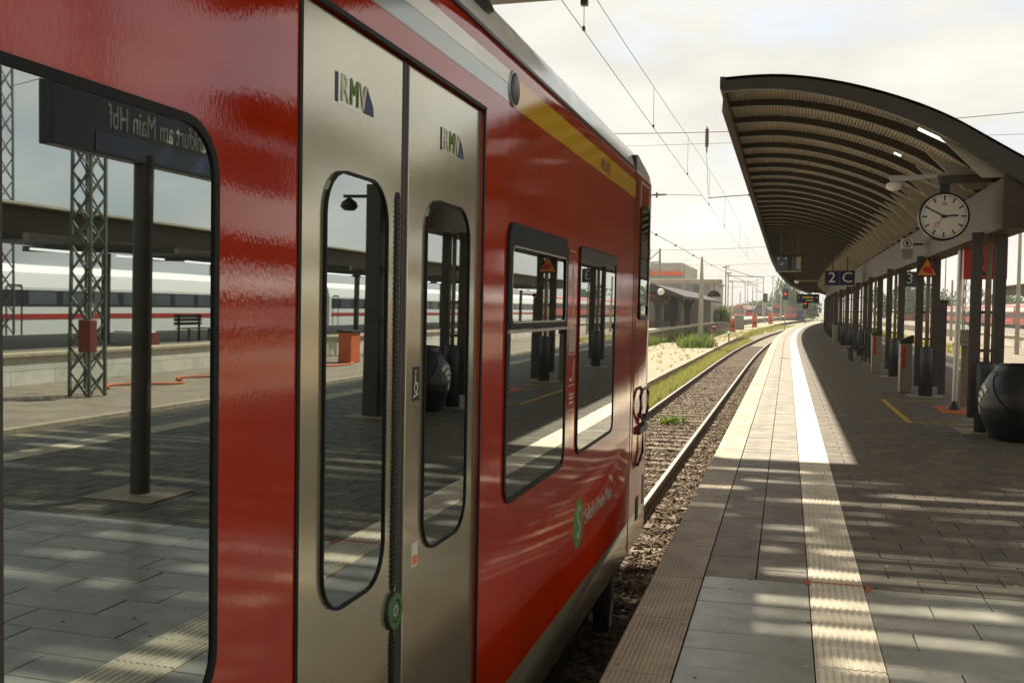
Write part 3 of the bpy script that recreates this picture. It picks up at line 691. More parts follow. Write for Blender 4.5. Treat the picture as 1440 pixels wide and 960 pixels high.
# ================================================================== THE PLATFORM CANOPY
canopy = thing('platform_canopy', 'long curved steel canopy with dark ribs and corrugated underside over the island platform', 'canopy', (2.58, 12.9, 0))
AP = [(-.85, 4.43), (-.50, 4.45), (-.12, 4.44), (.30, 4.38), (.72, 4.28), (1.13, 4.15), (1.54, 3.99), (1.88, 3.82), (2.18, 3.63), (2.40, 3.49), (2.60, 3.365), (2.80, 3.24)]
def aint(x):
    for (a, b), (c, d) in zip(AP, AP[1:]):
        if a <= x <= c: return b + (d - b) * (x - a) / (c - a)
    return AP[-1][1]
NA = 30
CC = 2.80; WL = CC + .85
AX = [-.85 + WL * k / NA for k in range(NA + 1)]
def arch(x): # smoothed
    return (aint(max(-.85, x - .12)) + aint(x) + aint(min(2.80, x + .12))) / 3 if x < 2.68 else aint(x)
full = [(x - CC, arch(x)) for x in AX] + [((CC - x) * .85, arch(x)) for x in AX[-2::-1]]
def rib_mesh(th, d0, d1):
    mb = MB()
    for k in range(len(full) - 1):
        (xa, za), (xb, zb) = full[k], full[k + 1]
        da = d0 + (d1 - d0) * max(0, 1 - abs(xa) / WL) ** 1.5; db = d0 + (d1 - d0) * max(0, 1 - abs(xb) / WL) ** 1.5
        i = len(mb.v)
        mb.v += [(xa, 0, za - .01), (xb, 0, zb - .01), (xb, 0, zb - db), (xa, 0, za - da), (xa, th, za - .01), (xb, th, zb - .01), (xb, th, zb - db), (xa, th, za - da)]
        mb.f += [(i, i + 1, i + 2, i + 3), (i + 4, i + 7, i + 6, i + 5), (i + 3, i + 2, i + 6, i + 7), (i, i + 4, i + 5, i + 1)]; mb.mi += [0] * 4
        if k == 0: mb.f.append((i, i + 3, i + 7, i + 4)); mb.mi.append(0)
        if k == len(full) - 2: mb.f.append((i + 1, i + 5, i + 6, i + 2)); mb.mi.append(0)
    return mb
RS = 1.2; NR = 118; CY0 = 12.9
rme = rib_mesh(.06, .095, .17).mesh('rib', 'canopy_paint')
def cano(y): return Matrix.Translation((CC + cv(y), y, 0)) @ Matrix.Rotation(-math.atan(cvs(y)), 4, 'Z')
TI = Matrix.Translation((-2.58, -12.9, 0))
for k in range(NR): inst('rib', rme, canopy, TI @ cano(CY0 + RS * k))
# corrugated deck panels
dk = MB(); pts = []
u = 0.0; NC = 80
for k in range(NC * 2 + 1):
    x = -WL + WL * k / (NC * 2); z = arch(x + CC)
    pts.append((x, z + (0.0 if (k // 1) % 2 else .022)))
pts2 = pts + [(-x * .85, z) for x, z in pts[-2::-1]]
b = 0; n = len(pts2)
for y in (0.0, RS + .004): dk.v += [(x, y, z) for x, z in pts2]
for j in range(n - 1): dk.f.append((j, j + 1, n + j + 1, n + j)); dk.mi.append(0)
b = len(dk.v)
for y in (0.0, RS + .004): dk.v += [(x, y, z + .05) for x, z in full]
n2 = len(full)
for j in range(n2 - 1): dk.f.append((b + j, b + n2 + j, b + n2 + j + 1, b + j + 1)); dk.mi.append(1)
dme = dk.mesh('deck_panel', ['canopy_deck', 'canopy_paint'], recalc=False)
for k in range(NR - 1): inst('deck_panel', dme, canopy, TI @ cano(CY0 + RS * k))
# front arch plate, eaves, beam, brackets
fme = rib_mesh(.09, .14, .30)
fr = inst('front_arch', fme.mesh('front_arch', 'canopy_paint'), canopy, TI @ cano(CY0 - .085))
CYS = [CY0 + 2.4 * k for k in range(60)]
for s in (-1, 1):
    m = MB(); x = -.85 if s < 0 else CC + WL * .85
    strip(m, [(x - .03, 4.49), (x + .03, 4.49), (x + .03, 4.32), (x - .03, 4.34)], CYS, 0, True); m.build('eave_trim', 'canopy_paint', canopy)
m = MB(); strip(m, [(2.42, 2.56), (2.80, 2.56), (2.80, 3.16), (2.42, 3.16)], CYS, 0, True); m.build('main_beam', 'beam_paint', canopy)
m = MB(); strip(m, [(2.62, 3.17), (2.98, 3.17), (2.98, 3.22), (2.62, 3.22)], CYS, 0, True); m.build('gutter', 'beam_paint', canopy)
gm = MB(); gm.prism([(-1.02, 3.62), (-.10, 3.12), (-.36, 3.165), (-.38, 3.165)], lambda u, v, w_: (u, w_, v), 0, .03); gm.v = []; gm.f = []; gm.mi = []
gm.prism([(-1.08, 3.66), (-.36, 3.36), (-.36, 3.165), (-.60, 3.165)], lambda u, v, w_: (u, w_, v), 0, .03); gme = gm.mesh('bracket', 'gusset_paint')
g2 = MB(); g2.prism([(.85, 3.62), (.10, 3.36), (.10, 3.165), (.40, 3.165)], lambda u, v, w_: (u, w_, v), 0, .03); gme2 = g2.mesh('bracket', 'gusset_paint')
for k in range(0, 60): 
    inst('bracket', gme, canopy, TI @ cano(CY0 + .08 + RS * k)); 
for k in range(0, 30): inst('bracket', gme2, canopy, TI @ cano(CY0 + .08 + RS * k))
# composite columns: two steel posts with rungs, a drain pipe and a cast sleeve
cm = MB()
for dx in (-.135, .150):
    for fy in (-.055, .047): cm.box(dx - .062, dx + .062, fy, fy + .012, .19, 2.60)
    cm.box(dx - .006, dx + .006, -.043, .047, .19, 2.60)
for z in (.42, 1.05, 1.55, 2.05): cm.box(-.08, .095, -.03, .03, z, z + .035)
cme = cm.mesh('column', 'column_paint')
pm = MB(); pm.tube([(0, -.075, .9), (0, -.075, 2.56)], .035, 10); pm.tube([(.065, -.06, .5), (.065, -.06, 2.56)], .014, 6); pme = pm.mesh('drain_pipe', 'pipe_paint', True)
sm = MB(); sm.lathe([(.125, 0), (.125, .90), (.115, .92), (.04, .925)], (0, -.05, 0), 18); sme = sm.mesh('base_sleeve', 'sleeve', True)
tm_ = MB(); tm_.box(-.10, .12, -.16, -.03, 2.38, 2.44); tme_ = tm_.mesh('clamp', 'gusset_paint')
bpm = MB(); bpm.box(-.30, .30, -.34, .28, .004, .012); bpme = bpm.mesh('footing', 'edge_stone')
for k in range(24):
    y = 14.15 + 5.75 * k
    c_ = inst('column', cme, canopy, TI @ CM(2.50, y, 0))
    for nm, q in (('drain_pipe', pme), ('base_sleeve', sme), ('footing', bpme)):
        o = bpy.data.objects.new(nm, q); COL.objects.link(o); o.parent = c_
    for dx in (-.135, .15):
        m2 = bpy.data.objects.new('column_head', None) if False else None
# tube lamps under the wings
m = MB(); m.tube([(1.52, 13.4, 3.84), (1.90, 13.4, 3.64)], .018, 8); m.build('tube_lamp', 'lamp_tube', canopy)
m = MB(); m.tube([(1.45, 15.6, 3.88), (1.55, 15.6, 3.83)], .014, 8); m.build('tube_lamp', 'lamp_tube', canopy)

# ================================================================== HALL ROOF EDGE OVERHEAD (unseen slats added behind it, gaps shaped for dappled shade)
hall = thing('hall_roof', 'dark station hall roof edge crossing overhead, with unseen slats added for dappled shade', 'roof', (-1, 15.1, 6.25))
m = MB(); m.box(-14, 7.0, 14.75, 15.1, 6.28, 6.75); m.build('edge_beam', 'canopy_paint', hall)
rg = random.Random(21); y = 14.72
while y > 3.0:
    wd = rg.uniform(.15, .36); gap = rg.choice((.03, .04, .05, .06, .08, .11, .15)); x = -14.0; mm = MB()
    while x < 7.0:
        x2 = min(7.0, x + rg.uniform(.15, 1.1)); d = rg.choice((gap + .02, gap * .8, gap * .6, gap * .4, gap * .2, 0.0))
        sl = rg.uniform(-.05, .05)
        mm.prism([(x, y - wd - d - sl), (x2, y - wd - d + sl), (x2, y), (x, y)], lambda u, v, w_: (u, v, w_), 6.40, 6.43); x = x2
    o = mm.build('dapple_slat', 'canopy_paint', hall)
    y -= wd + gap
for xx in (-13.5, 6.6):
    m = MB(); m.box(xx, xx + .25, 3.0, 14.74, 6.10, 6.39); m.build('girder', 'canopy_paint', hall)
m = MB(); m.box(.50, .62, 15.0, 15.12, 6.12, 6.28); m.box(-3.12, -3.02, 15.0, 15.12, 6.16, 6.28); m.build('wire_clamp', 'dark_steel', hall)
m = MB(); m.box(5.05, 5.30, 3.6, 3.85, 0.004, 6.09); m.build('post', 'column_paint', hall)
m = MB(); m.box(-13.5, -13.25, 3.6, 3.85, .245, 6.09); m.build('post', 'column_paint', hall)

# ================================================================== PLATFORM FURNITURE
def F_(u, v, w_): return (u, -w_, v)          # a board facing the camera (-Y): (x, z, depth)
RX, UZ = (1, 0, 0), (0, 0, 1)
# --- station clock on its bracket
def clock(cx, cy, cz, r, label, armx, right=RX, nrm=(0, -1, 0), arm_dz=.47):
    t = thing('station_clock', label, 'clock', (cx, cy, cz))
    rt = Vector(right); n_ = Vector(nrm); c0 = Vector((cx, cy, cz))
    def P(u, v, w_): return c0 + rt * u + Vector((0, 0, 1)) * v + n_ * w_
    mb = MB()
    prof_ = [(r * .93, .075), (r, .07), (r * 1.02, .045), (r * 1.02, -.045), (r, -.07), (r * .93, -.075)]
    b = 0; n = 48
    for rad, w_ in prof_:
        for j in range(n): a = 2 * math.pi * j / n; mb.v.append(tuple(P(rad * math.cos(a), rad * math.sin(a), w_)))
    for k in range(len(prof_) - 1):
        for j in range(n): mb.f.append((k * n + j, k * n + (j + 1) % n, (k + 1) * n + (j + 1) % n, (k + 1) * n + j)); mb.mi.append(0)
    mb.build('case', 'dark_frame', t, smooth=True)
    for sgn in (1, -1):
        mb = MB(); mb.prism(circ(0, 0, r * .945, 48), lambda u, v, w_: P(u, v, sgn * w_), .055, .066); f = mb.build('dial', 'clock_face', t)
        mb = MB(); mb2 = MB()
        for k in range(60):
            a = 2 * math.pi * k / 60; big = k % 5 == 0; r0, r1, hw = (r * .66, r * .88, r * .033) if big else (r * .81, r * .88, r * .012)
            ca, sa = math.cos(a), math.sin(a)
            mb.prism([(r0 * ca - hw * sa, r0 * sa + hw * ca), (r1 * ca - hw * sa, r1 * sa + hw * ca), (r1 * ca + hw * sa, r1 * sa - hw * ca), (r0 * ca + hw * sa, r0 * sa - hw * ca)], lambda u, v, w_: P(u * sgn, v, sgn * w_), .0662, .068)
        mb.build('minute_marks', 'black_print', f)
        def hand(ang, l0, l1, w0, w1, mt, d, nm):
            a = R(90 - ang); ca, sa = math.cos(a), math.sin(a); q = MB()
            q.prism([(l0 * ca - w0 * sa, l0 * sa + w0 * ca), (l1 * ca - w1 * sa, l1 * sa + w1 * ca), (l1 * ca + w1 * sa, l1 * sa - w1 * ca), (l0 * ca + w0 * sa, l0 * sa - w0 * ca)], lambda u, v, w_: P(u * sgn, v, sgn * w_), d, d + .002)
            return q.build(nm, mt, f)
        hand(86, -r * .12, r * .56, r * .042, r * .036, 'black_print', .0685, 'hour_hand')
        hand(299, -r * .12, r * .84, r * .036, r * .026, 'black_print', .0710, 'minute_hand')
        hand(219, -r * .10, r * .36, r * .013, r * .013, 'sign_red', .0735, 'second_hand'); hand(219, r * .55, r * .75, r * .012, r * .010, 'sign_red', .0735, 'second_hand')
        a = R(90 - 219); q = MB(); q.ring(circ(r * .455 * math.cos(a), r * .455 * math.sin(a), r * .10, 20), circ(r * .455 * math.cos(a), r * .455 * math.sin(a), r * .075, 20), lambda u, v, w_: P(u * sgn, v, sgn * w_), .0735, .0755); q.build('second_ring', 'sign_red', f)
        q = MB(); q.prism(circ(0, 0, r * .07, 16), lambda u, v, w_: P(u * sgn, v, sgn * w_), .0732, .078); q.build('hub', 'black_print', f)
        q = MB(); zb = r * .52; q.ring(rr(-r * .09, r * .09, zb - r * .065, zb + r * .065, r * .02), rr(-r * .075, r * .075, zb - r * .05, zb + r * .05, r * .015), lambda u, v, w_: P(u * sgn, v, sgn * w_), .0662, .068); q.build('logo_frame', 'sign_red', f)
        o_ = P(0, zb, sgn * .0675); text('logo_letters', 'DB', 'sign_red', f, o_, rt * sgn, UZ, r * .13)
    mb = MB(); mb.box(cx - .06, cx + .06, cy - .05, cy + .05, cz + r, cz + arm_dz - .05)
    mb.build('neck', 'dark_frame', t)
    mb = MB(); mb.bar((cx - .08 * (1 if armx > cx else -1), cy, cz + arm_dz), (armx, cy, cz + arm_dz), .10, .10); mb.build('arm', 'column_paint', t)
    return t
clock(1.885, 13.72, 2.772, .300, 'round white station clock with red second hand hanging from the nearest canopy column', 2.42)
# --- security camera arm with junction box on the first column
t = thing('security_camera', 'white dome security camera on a long arm above the station clock', 'camera', (1.29, 13.75, 3.2))
mb = MB(); mb.lathe([(.02, .03), (.085, .025), (.10, 0), (.098, -.03), (.075, -.055), (.03, -.07)], (1.29, 13.75, 3.19), 20); mb.build('dome', 'sign_white', t, smooth=True)
mb = MB(); mb.box(1.24, 1.42, 13.72, 13.78, 3.23, 3.31); mb.build('mount', 'grey_metal', t)
mb = MB(); mb.bar((1.40, 13.75, 3.27), (2.42, 13.75, 3.33), .05, .06); mb.build('arm', 'grey_metal', t)
mb = MB(); mb.box(2.20, 2.38, 13.70, 13.80, 3.36, 3.62); mb.build('junction_box', 'grey_metal', t, bevel=.01)
mb = MB(); mb.tube([(2.38, 13.74, 3.48), (2.62, 13.74, 3.50)], .022, 8); mb.tube([(2.62, 13.74, 3.36), (2.62, 13.74, 3.60)], .03, 8); mb.build('conduit', 'grey_metal', t)
# --- warning triangle on second column
t = thing('warning_sign', 'orange triangular warning sign with black rim on a dark column', 'sign', (2.46, 19.76, 2.4))
def tri(c, s): return [(2.46 + s * c_[0], 2.36 + s * c_[1]) for c_ in ((-.19, -.135), (.19, -.135), (0, .215))]
mb = MB(); mb.prism(tri(0, 1.1), F_, -19.76, -19.75); 
mb.v = []; mb.f = []; mb.mi = []
mb.prism(tri(0, 1.1), lambda u, v, w_: (u, w_, v), 19.748, 19.760); p_ = mb.build('plate', 'black_print', t)
mb = MB(); mb.prism(tri(0, .88), lambda u, v, w_: (u, w_, v), 19.745, 19.7478); mb.build('face', 'sign_orange', t)
mb = MB(); mb.prism(circ(2.46, 2.345, .055, 16, .075), lambda u, v, w_: (u, w_, v), 19.742, 19.7448); mb.prism([(2.40, 2.30), (2.55, 2.27), (2.57, 2.30), (2.44, 2.35)], lambda u, v, w_: (u, w_, v), 19.7405, 19.7418); mb.prism([(2.52, 2.32), (2.55, 2.32), (2.53, 2.44), (2.50, 2.42)], lambda u, v, w_: (u, w_, v), 19.7405, 19.7418); mb.build('symbol', 'sign_red', t)
# --- red poster panel behind the first column
t = thing('poster_panel', 'red information poster panel on posts behind the nearest column', 'panel', (2.95, 16.9, 0))
mb = MB(); mb.box(2.64, 3.26, 16.90, 16.96, 2.08, 2.72); mb.build('panel', 'sign_red', t)
mb = MB(); mb.box(2.80, 2.92, 16.892, 16.898, 2.32, 2.42); mb.build('picture', 'sign_blue', t)
text('heading', 'DB', 'sign_white', t, (2.82, 16.894, 2.66), RX, UZ, .06)
for z in (2.58, 2.53, 2.26, 2.20, 2.15): mb = MB(); mb.box(2.74, 2.90 + .03 * math.sin(z * 40), 16.893, 16.898, z, z + .018); mb.build('text_line', 'sign_white', t)
mb = MB(); mb.tube([(3.0, 16.99, .004), (3.0, 16.99, 2.7)], .03, 8); mb.build('post', 'grey_metal', t)
# --- grey pole with foot on the orange square
t = thing('sign_pole', 'slim grey pole with a flared foot on an orange floor square', 'pole', (2.62, 17.3, 0))
mb = MB(); mb.tube([(2.62, 17.3, .012), (2.655, 17.3, 2.72)], .042, 12); mb.build('shaft', 'alu', t, smooth=True)
mb = MB(); mb.lathe([(.12, .007), (.11, .03), (.06, .09), (.05, .14)], (2.62, 17.3, 0), 14); mb.build('foot', 'dark_steel', t, smooth=True)
# --- ticket validator on a post
t = thing('ticket_validator', 'beige box on a brown post beside the slim grey pole', 'machine', (2.86, 17.9, 0))
mb = MB(); mb.box(2.74, 2.98, 17.8, 18.02, 1.06, 1.28); mb.build('box', 'bin_grey', t, bevel=.01)
mb = MB(); mb.box(2.68, 3.02, 17.76, 18.06, 1.015, 1.055); mb.build('shelf', 'grey_metal', t)
mb = MB(); mb.box(2.80, 2.91, 17.86, 17.96, .006, 1.01); mb.build('post', 'pipe_paint', t)
mb = MB(); mb.box(2.70, 2.76, 17.9, 17.96, .006, 1.01); mb.build('post', 'pipe_paint', t)
# --- low dark post
t = thing('low_post', 'short dark square post standing right of the second column', 'post', (2.86, 20.6, 0))
mb = MB(); mb.box(2.80, 2.93, 20.5, 20.62, .004, 1.72); mb.build('shaft', 'column_paint', t)
mb = MB(); mb.box(2.785, 2.945, 20.485, 20.635, 1.725, 1.80); mb.build('cap', 'dark_steel', t)
# --- number signs
def blue_board(name, label, cat, x0, x1, z0, z1, y, items, hang=None, cells=1, sc_=None, grp=None):
    t = thing(name, label, cat, ((x0 + x1) / 2, y, z1), grp)
    wcell = (x1 - x0) / cells
    for k in range(cells):
        mb = MB(); mb.box(x0 + wcell * k + .004, x0 + wcell * (k + 1) - .004, y, y + .10, z0, z1); mb.build('board', 'sign_blue', t)
    for (s_, px, pz, sz, mt) in items: text('lettering', s_, mt, t, (px, y - .003, pz), RX, UZ, sz)
    if hang:
        mb = MB()
        for hx in hang: mb.bar((hx, y + .05, z1), (hx, y + .05, arch(hx - cv(y)) - .15 if -.85 < hx - cv(y) < 2.58 else z1 + .4), .03, .03)
        mb.build('hanger', 'dark_steel', t)
    return t
blue_board('platform_sign', 'dark blue platform sign reading 2 and C hanging beside the columns', 'sign', 1.21, 2.20, 2.47, 2.97, 36.0, [('2', 1.45, 2.72, .50, 'sign_white'), ('C', 1.95, 2.72, .50, 'sign_white')], (1.46, 1.95), 2)
mb = MB()
t3 = blue_board('platform_sign', 'dark blue platform sign reading 3 between two dark columns', 'sign', 2.67, 2.97, 2.18, 2.54, 25.7, [('3', 2.82, 2.36, .36, 'sign_white')])
mb = MB(); mb.box(2.80, 2.84, 25.73, 25.77, 2.54, 2.56); mb.build('hanger', 'dark_steel', t3)
t = thing('arrow_sign', 'small white sign with round arrow symbol on the canopy beam', 'sign', (2.12, 19.9, 2.7))
mb = MB(); mb.box(2.02, 2.22, 19.86, 19.90, 2.74, 2.93); mb.build('plate', 'sign_white', t)
mb = MB(); mb.ring(circ(2.12, 2.835, .075, 24), circ(2.12, 2.835, .062, 24), lambda u, v, w_: (u, w_, v), 19.855, 19.859); mb.prism([(2.105, 2.79), (2.135, 2.79), (2.135, 2.84), (2.155, 2.84), (2.12, 2.885), (2.085, 2.84), (2.105, 2.84)], lambda u, v, w_: (u, w_, v), 19.855, 19.859); mb.build('arrow', 'black_print', t)
mb = MB(); mb.box(2.02, 2.22, 19.86, 19.90, 2.55, 2.735); mb.build('lower_plate', 'grey_metal', t)
mb = MB(); mb.box(2.22, 2.40, 19.87, 19.90, 2.80, 2.84); mb.build('bracket', 'dark_steel', t)
# --- train describer monitors
t = thing('departure_monitors', 'pair of dark hanging platform monitors under the left wing of the canopy', 'monitor', (0, 30, 2.95))
for x0, x1 in ((-.36, .00), (.02, .38)):
    mb = MB(); mb.box(x0, x1, 30.0, 30.14, 2.74, 3.18); mb.build('housing', 'sign_black', t, bevel=.01)
mb = MB(); mb.box(-.34, -.02, 29.992, 29.998, 2.77, 3.15); mb.build('display', 'screen', t)
mb = MB(); mb.box(.09, .22, 29.992, 29.998, 2.77, 3.13); mb.build('display', 'screen', t)
mb = MB(); mb.box(.222, .345, 29.992, 29.998, 2.77, 3.13); mb.build('timetable_sheet', 'screen_lit', t)
text('lettering', '2F', 'sign_white', t, (-.19, 29.988, 2.92), RX, UZ, .10)
for dx in (-.28, -.08):
    mb = MB(); mb.prism(circ(dx, 3.08, .025, 12), lambda u, v, w_: (u, w_, v), 29.985, 29.991); mb.build('lamp', 'sign_white', t)
mb = MB(); mb.box(-.36, .38, 30.02, 30.10, 2.70, 2.735); mb.build('rail', 'bin_grey', t)
mb = MB(); mb.tube([(-.2, 30.07, 3.18), (-.2, 30.07, 4.25)], .02, 6); mb.tube([(.28, 30.07, 3.18), (.28, 30.07, 4.25)], .02, 6); mb.build('hanger', 'dark_steel', t)
cxo = cv(70)
dbo = blue_board('destination_board', 'long dark blue destination board hanging far down the platform', 'sign', .58, 2.04, 2.14, 2.74, 70.0, [('2', .72, 2.5, .20, 'sign_white')], (.8, 1.8), 1)
for (x0_, x1_, z0_, z1_) in ((.95, 1.65, 2.46, 2.58), (1.20, 1.68, 2.27, 2.36), (1.80, 1.95, 2.48, 2.55)):
    mb = MB(); mb.box(x0_, x1_, 69.98, 69.995, z0_, z1_); mb.build('text_line', 'yellow_text', dbo)
t = thing('security_camera', 'small white camera on a long pale arm near the 2 C sign', 'camera', (.35, 42, 2.75))
mb = MB(); mb.bar((.40, 42, 2.80), (2.42, 42, 2.80), .05, .05); mb.build('arm', 'bin_grey', t)
mb = MB(); mb.lathe([(.03, .05), (.09, .03), (.10, -.03), (.05, -.08)], (.34, 42, 2.77), 14); mb.build('dome', 'sign_white', t, smooth=True)
# --- black rounded seat pod with a wireless symbol
t = thing('seat_pod', 'big glossy black rounded seat pod with a pale wireless symbol near the column', 'seat', (2.86, 13.45, 0))
cxp, cyp = 2.86, 13.45
def pod_r(z): 
    P = [(0, .36), (.03, .40), (.12, .45), (.28, .515), (.42, .54), (.56, .53), (.70, .485), (.80, .43), (.87, .38), (.92, .36)]
    for (a, b), (c, d) in zip(P, P[1:]):
        if a <= z <= c: return b + (d - b) * (z - a) / (c - a)
    return .36
zs = [.005] + [.03 * k for k in range(1, 31)] + [.92]
mb = MB(); mb.lathe([(pod_r(z) * .999, z) for z in zs] + [(.33, .93), (.30, .90), (.28, .88)], (cxp, cyp, 0), 40); pod = mb.build('shell', 'black_plastic', t, smooth=True)
mb = MB(); pts = []
for k in range(25):
    a = R(200 + 120 * k / 24); z = .84 - .62 * math.sin(math.pi * (k / 24)) ** .8 * .8; pts.append((cxp + (pod_r(z) + .002) * math.cos(a), cyp + (pod_r(z) + .002) * math.sin(a), z))
mb.tube(pts, .010, 6); mb.build('seam', 'dark_frame', t)
mb = MB(); mb.lathe([(.02, 0), (.028, .01), (.02, .02)], (cxp + .42 * math.cos(R(205)), cyp + .42 * math.sin(R(205)), .80), 10); mb.build('knob', 'grey_metal', t, smooth=True)
def PS(u, v, w_):
    a = R(180) + u / .52; r_ = pod_r(v) + .003 + w_; return (cxp + r_ * math.cos(a), cyp + r_ * math.sin(a), v)
wf = MB(); wf.prism(circ(0, .36, .06, 18, .032), PS, 0, .004)
for q, rad in enumerate((.12, .20, .285)):
    o_ = [(rad * math.sin(R(a)), .40 + rad * math.cos(R(a))) for a in range(-42, 43, 7)]; i_ = [((rad - .05) * math.sin(R(a)), .40 + (rad - .05) * math.cos(R(a))) for a in range(42, -43, -7)]
    wf.prism(o_ + i_, PS, 0, .004)
wf.build('wireless_symbol', 'sign_white', t)
mb = MB(); mb.lathe([(.16, .005), (.16, .30)], (cxp - .26, cyp + .18, 0), 14); mb.build('foot', 'black_plastic', t)
# --- litter bins between columns
def litter_bin(x, y, label, red=True):
    t = thing('litter_bin', label, 'bin', (x, y, 0), 'bins between the columns')
    mb = MB(); mb.box(x - .11, x + .11, y - .16, y + .16, .005, .96); mb.build('case', 'bin_grey', t, bevel=.015)
    mb = MB(); mb.box(x - .13, x + .13, y - .17, y + .17, .965, 1.0); mb.prism([(x - .13, 1.0), (x + .13, 1.12), (x + .13, 1.0)], lambda u, v, w_: (u, w_, v), y - .17, y + .17); mb.build('lid', 'dark_steel', t)
    if red: mb = MB(); mb.box(x - .075, x - .015, y - .166, y - .162, .50, .92); mb.build('red_stripe', 'sign_red', t)
litter_bin(2.22, 20.6, 'beige litter bin with red stripe left of the second column')
litter_bin(2.22, 27.2, 'beige litter bin with red stripe left of the third column')
litter_bin(2.24, 50.6, 'far beige litter bin low between the distant columns', False)
# --- bench
def bench(x, y, z0, label, grp=None, face=-1, mt='dark_steel'):
    t = thing('bench', label, 'bench', (x, y, z0), grp)
    for k in range(4):
        mb = MB(); mb.box(x - .24 + .12 * k, x - .14 + .12 * k, y - .8, y + .8, z0 + .43, z0 + .46); mb.build('seat_slat', mt, t)
    for k in range(3):
        mb = MB(); mb.box(x + .26, x + .29, y - .8, y + .8, z0 + .55 + .13 * k, z0 + .65 + .13 * k); mb.build('back_slat', mt, t)
    for s in (-.6, .6):
        mb = MB(); mb.box(x - .2, x - .14, y + s - .03, y + s + .03, z0 + .004, z0 + .43); mb.box(x + .2, x + .26, y + s - .03, y + s + .03, z0 + .004, z0 + .92); mb.build('leg', mt, t)
bench(2.15, 33.6, 0, 'dark slatted bench beside the platform columns')
# --- station name sign and its post (seen mirrored in the big train window)
t = thing('station_name_sign', 'long dark station name sign on a round black post, mirrored in the train window', 'sign', (2.54, 6.67, 0))
mb = MB(); mb.tube([(2.54, 6.67, .012), (2.54, 6.67, 2.62)], .075, 16); mb.build('post', 'column_paint', t, smooth=True)
mb = MB(); mb.box(2.24, 2.84, 6.37, 6.97, .004, .012); mb.build('footing', 'edge_stone', t)
mb = MB(); mb.box(2.49, 2.61, 5.63, 9.3, 2.55, 2.98); mb.build('board', 'sign_black', t, bevel=.006)
mb = MB(); mb.box(2.484, 2.489, 6.05, 9.25, 2.57, 2.71); mb.build('blue_band', 'sign_blue', t)
text('lettering', 'Frankfurt am Main Hbf', 'white_print', t, (2.487, 6.19, 2.83), (0, -1, 0), UZ, .25, align='RIGHT', sx=.60)
# --- dark post with camera and clock (seen mirrored in the door window)
EX, EY = 3.05, 12.4
t = thing('equipment_post', 'dark double post with dome camera, mirrored in the left door window', 'post', (EX, EY, 0))
mb = MB(); mb.box(EX - .10, EX + .10, EY - .1, EY + .1, .012, 3.10); mb.build('post', 'column_paint', t)
mb = MB(); mb.box(EX - .24, EX - .16, EY - .04, EY + .04, .012, 2.95)
for z in (1.2, 1.9, 2.5): mb.box(EX - .16, EX - .10, EY - .03, EY + .03, z, z + .12)
mb.build('side_post', 'pipe_paint', t)
mb = MB(); mb.box(EX - .3, EX + .3, EY - .3, EY + .3, .004, .011); mb.build('footing', 'edge_stone', t)
mb = MB(); mb.bar((EX + .1, EY, 2.95), (EX + .48, EY, 2.95), .04, .04); mb.build('arm', 'dark_steel', t)
mb = MB(); mb.lathe([(.02, .10), (.10, .04), (.12, -.02), (.07, -.07)], (EX + .40, EY, 2.83), 14); mb.build('dome_camera', 'dark_steel', t)

# ================================================================== NEXT PLATFORM (mirrored in the windows)
t = thing('far_canopy', 'flat dark platform canopy beyond the white block wall on the right', 'canopy', (19, 20, 0))
mb = MB(); mb.box(16.6, 22.0, -20, 88, 3.02, 3.66); mb.build('fascia', 'beam_paint', t)
mb = MB(); mb.box(16.2, 22.4, -20, 88, 3.68, 3.74); mb.build('roof_sheet', 'gusset_paint', t)
for k in range(16):
    mb = MB(); mb.box(16.4, 22.2, -18 + 6.5 * k, -17.8 + 6.5 * k, 2.82, 3.0); mb.build('cross_beam', 'column_paint', t)
    mb = MB(); mb.box(18.9, 19.1, -18 + 6.5 * k, -17.8 + 6.5 * k, -.055, 2.8); mb.build('column', 'column_paint', t)
for k in range(26):
    mb = MB(); mb.tube([(17.4, -10 + 3.6 * k, 2.66), (17.4, -7.6 + 3.6 * k, 2.66)], .035, 6); mb.build('tube_lamp', 'lamp_tube', t)
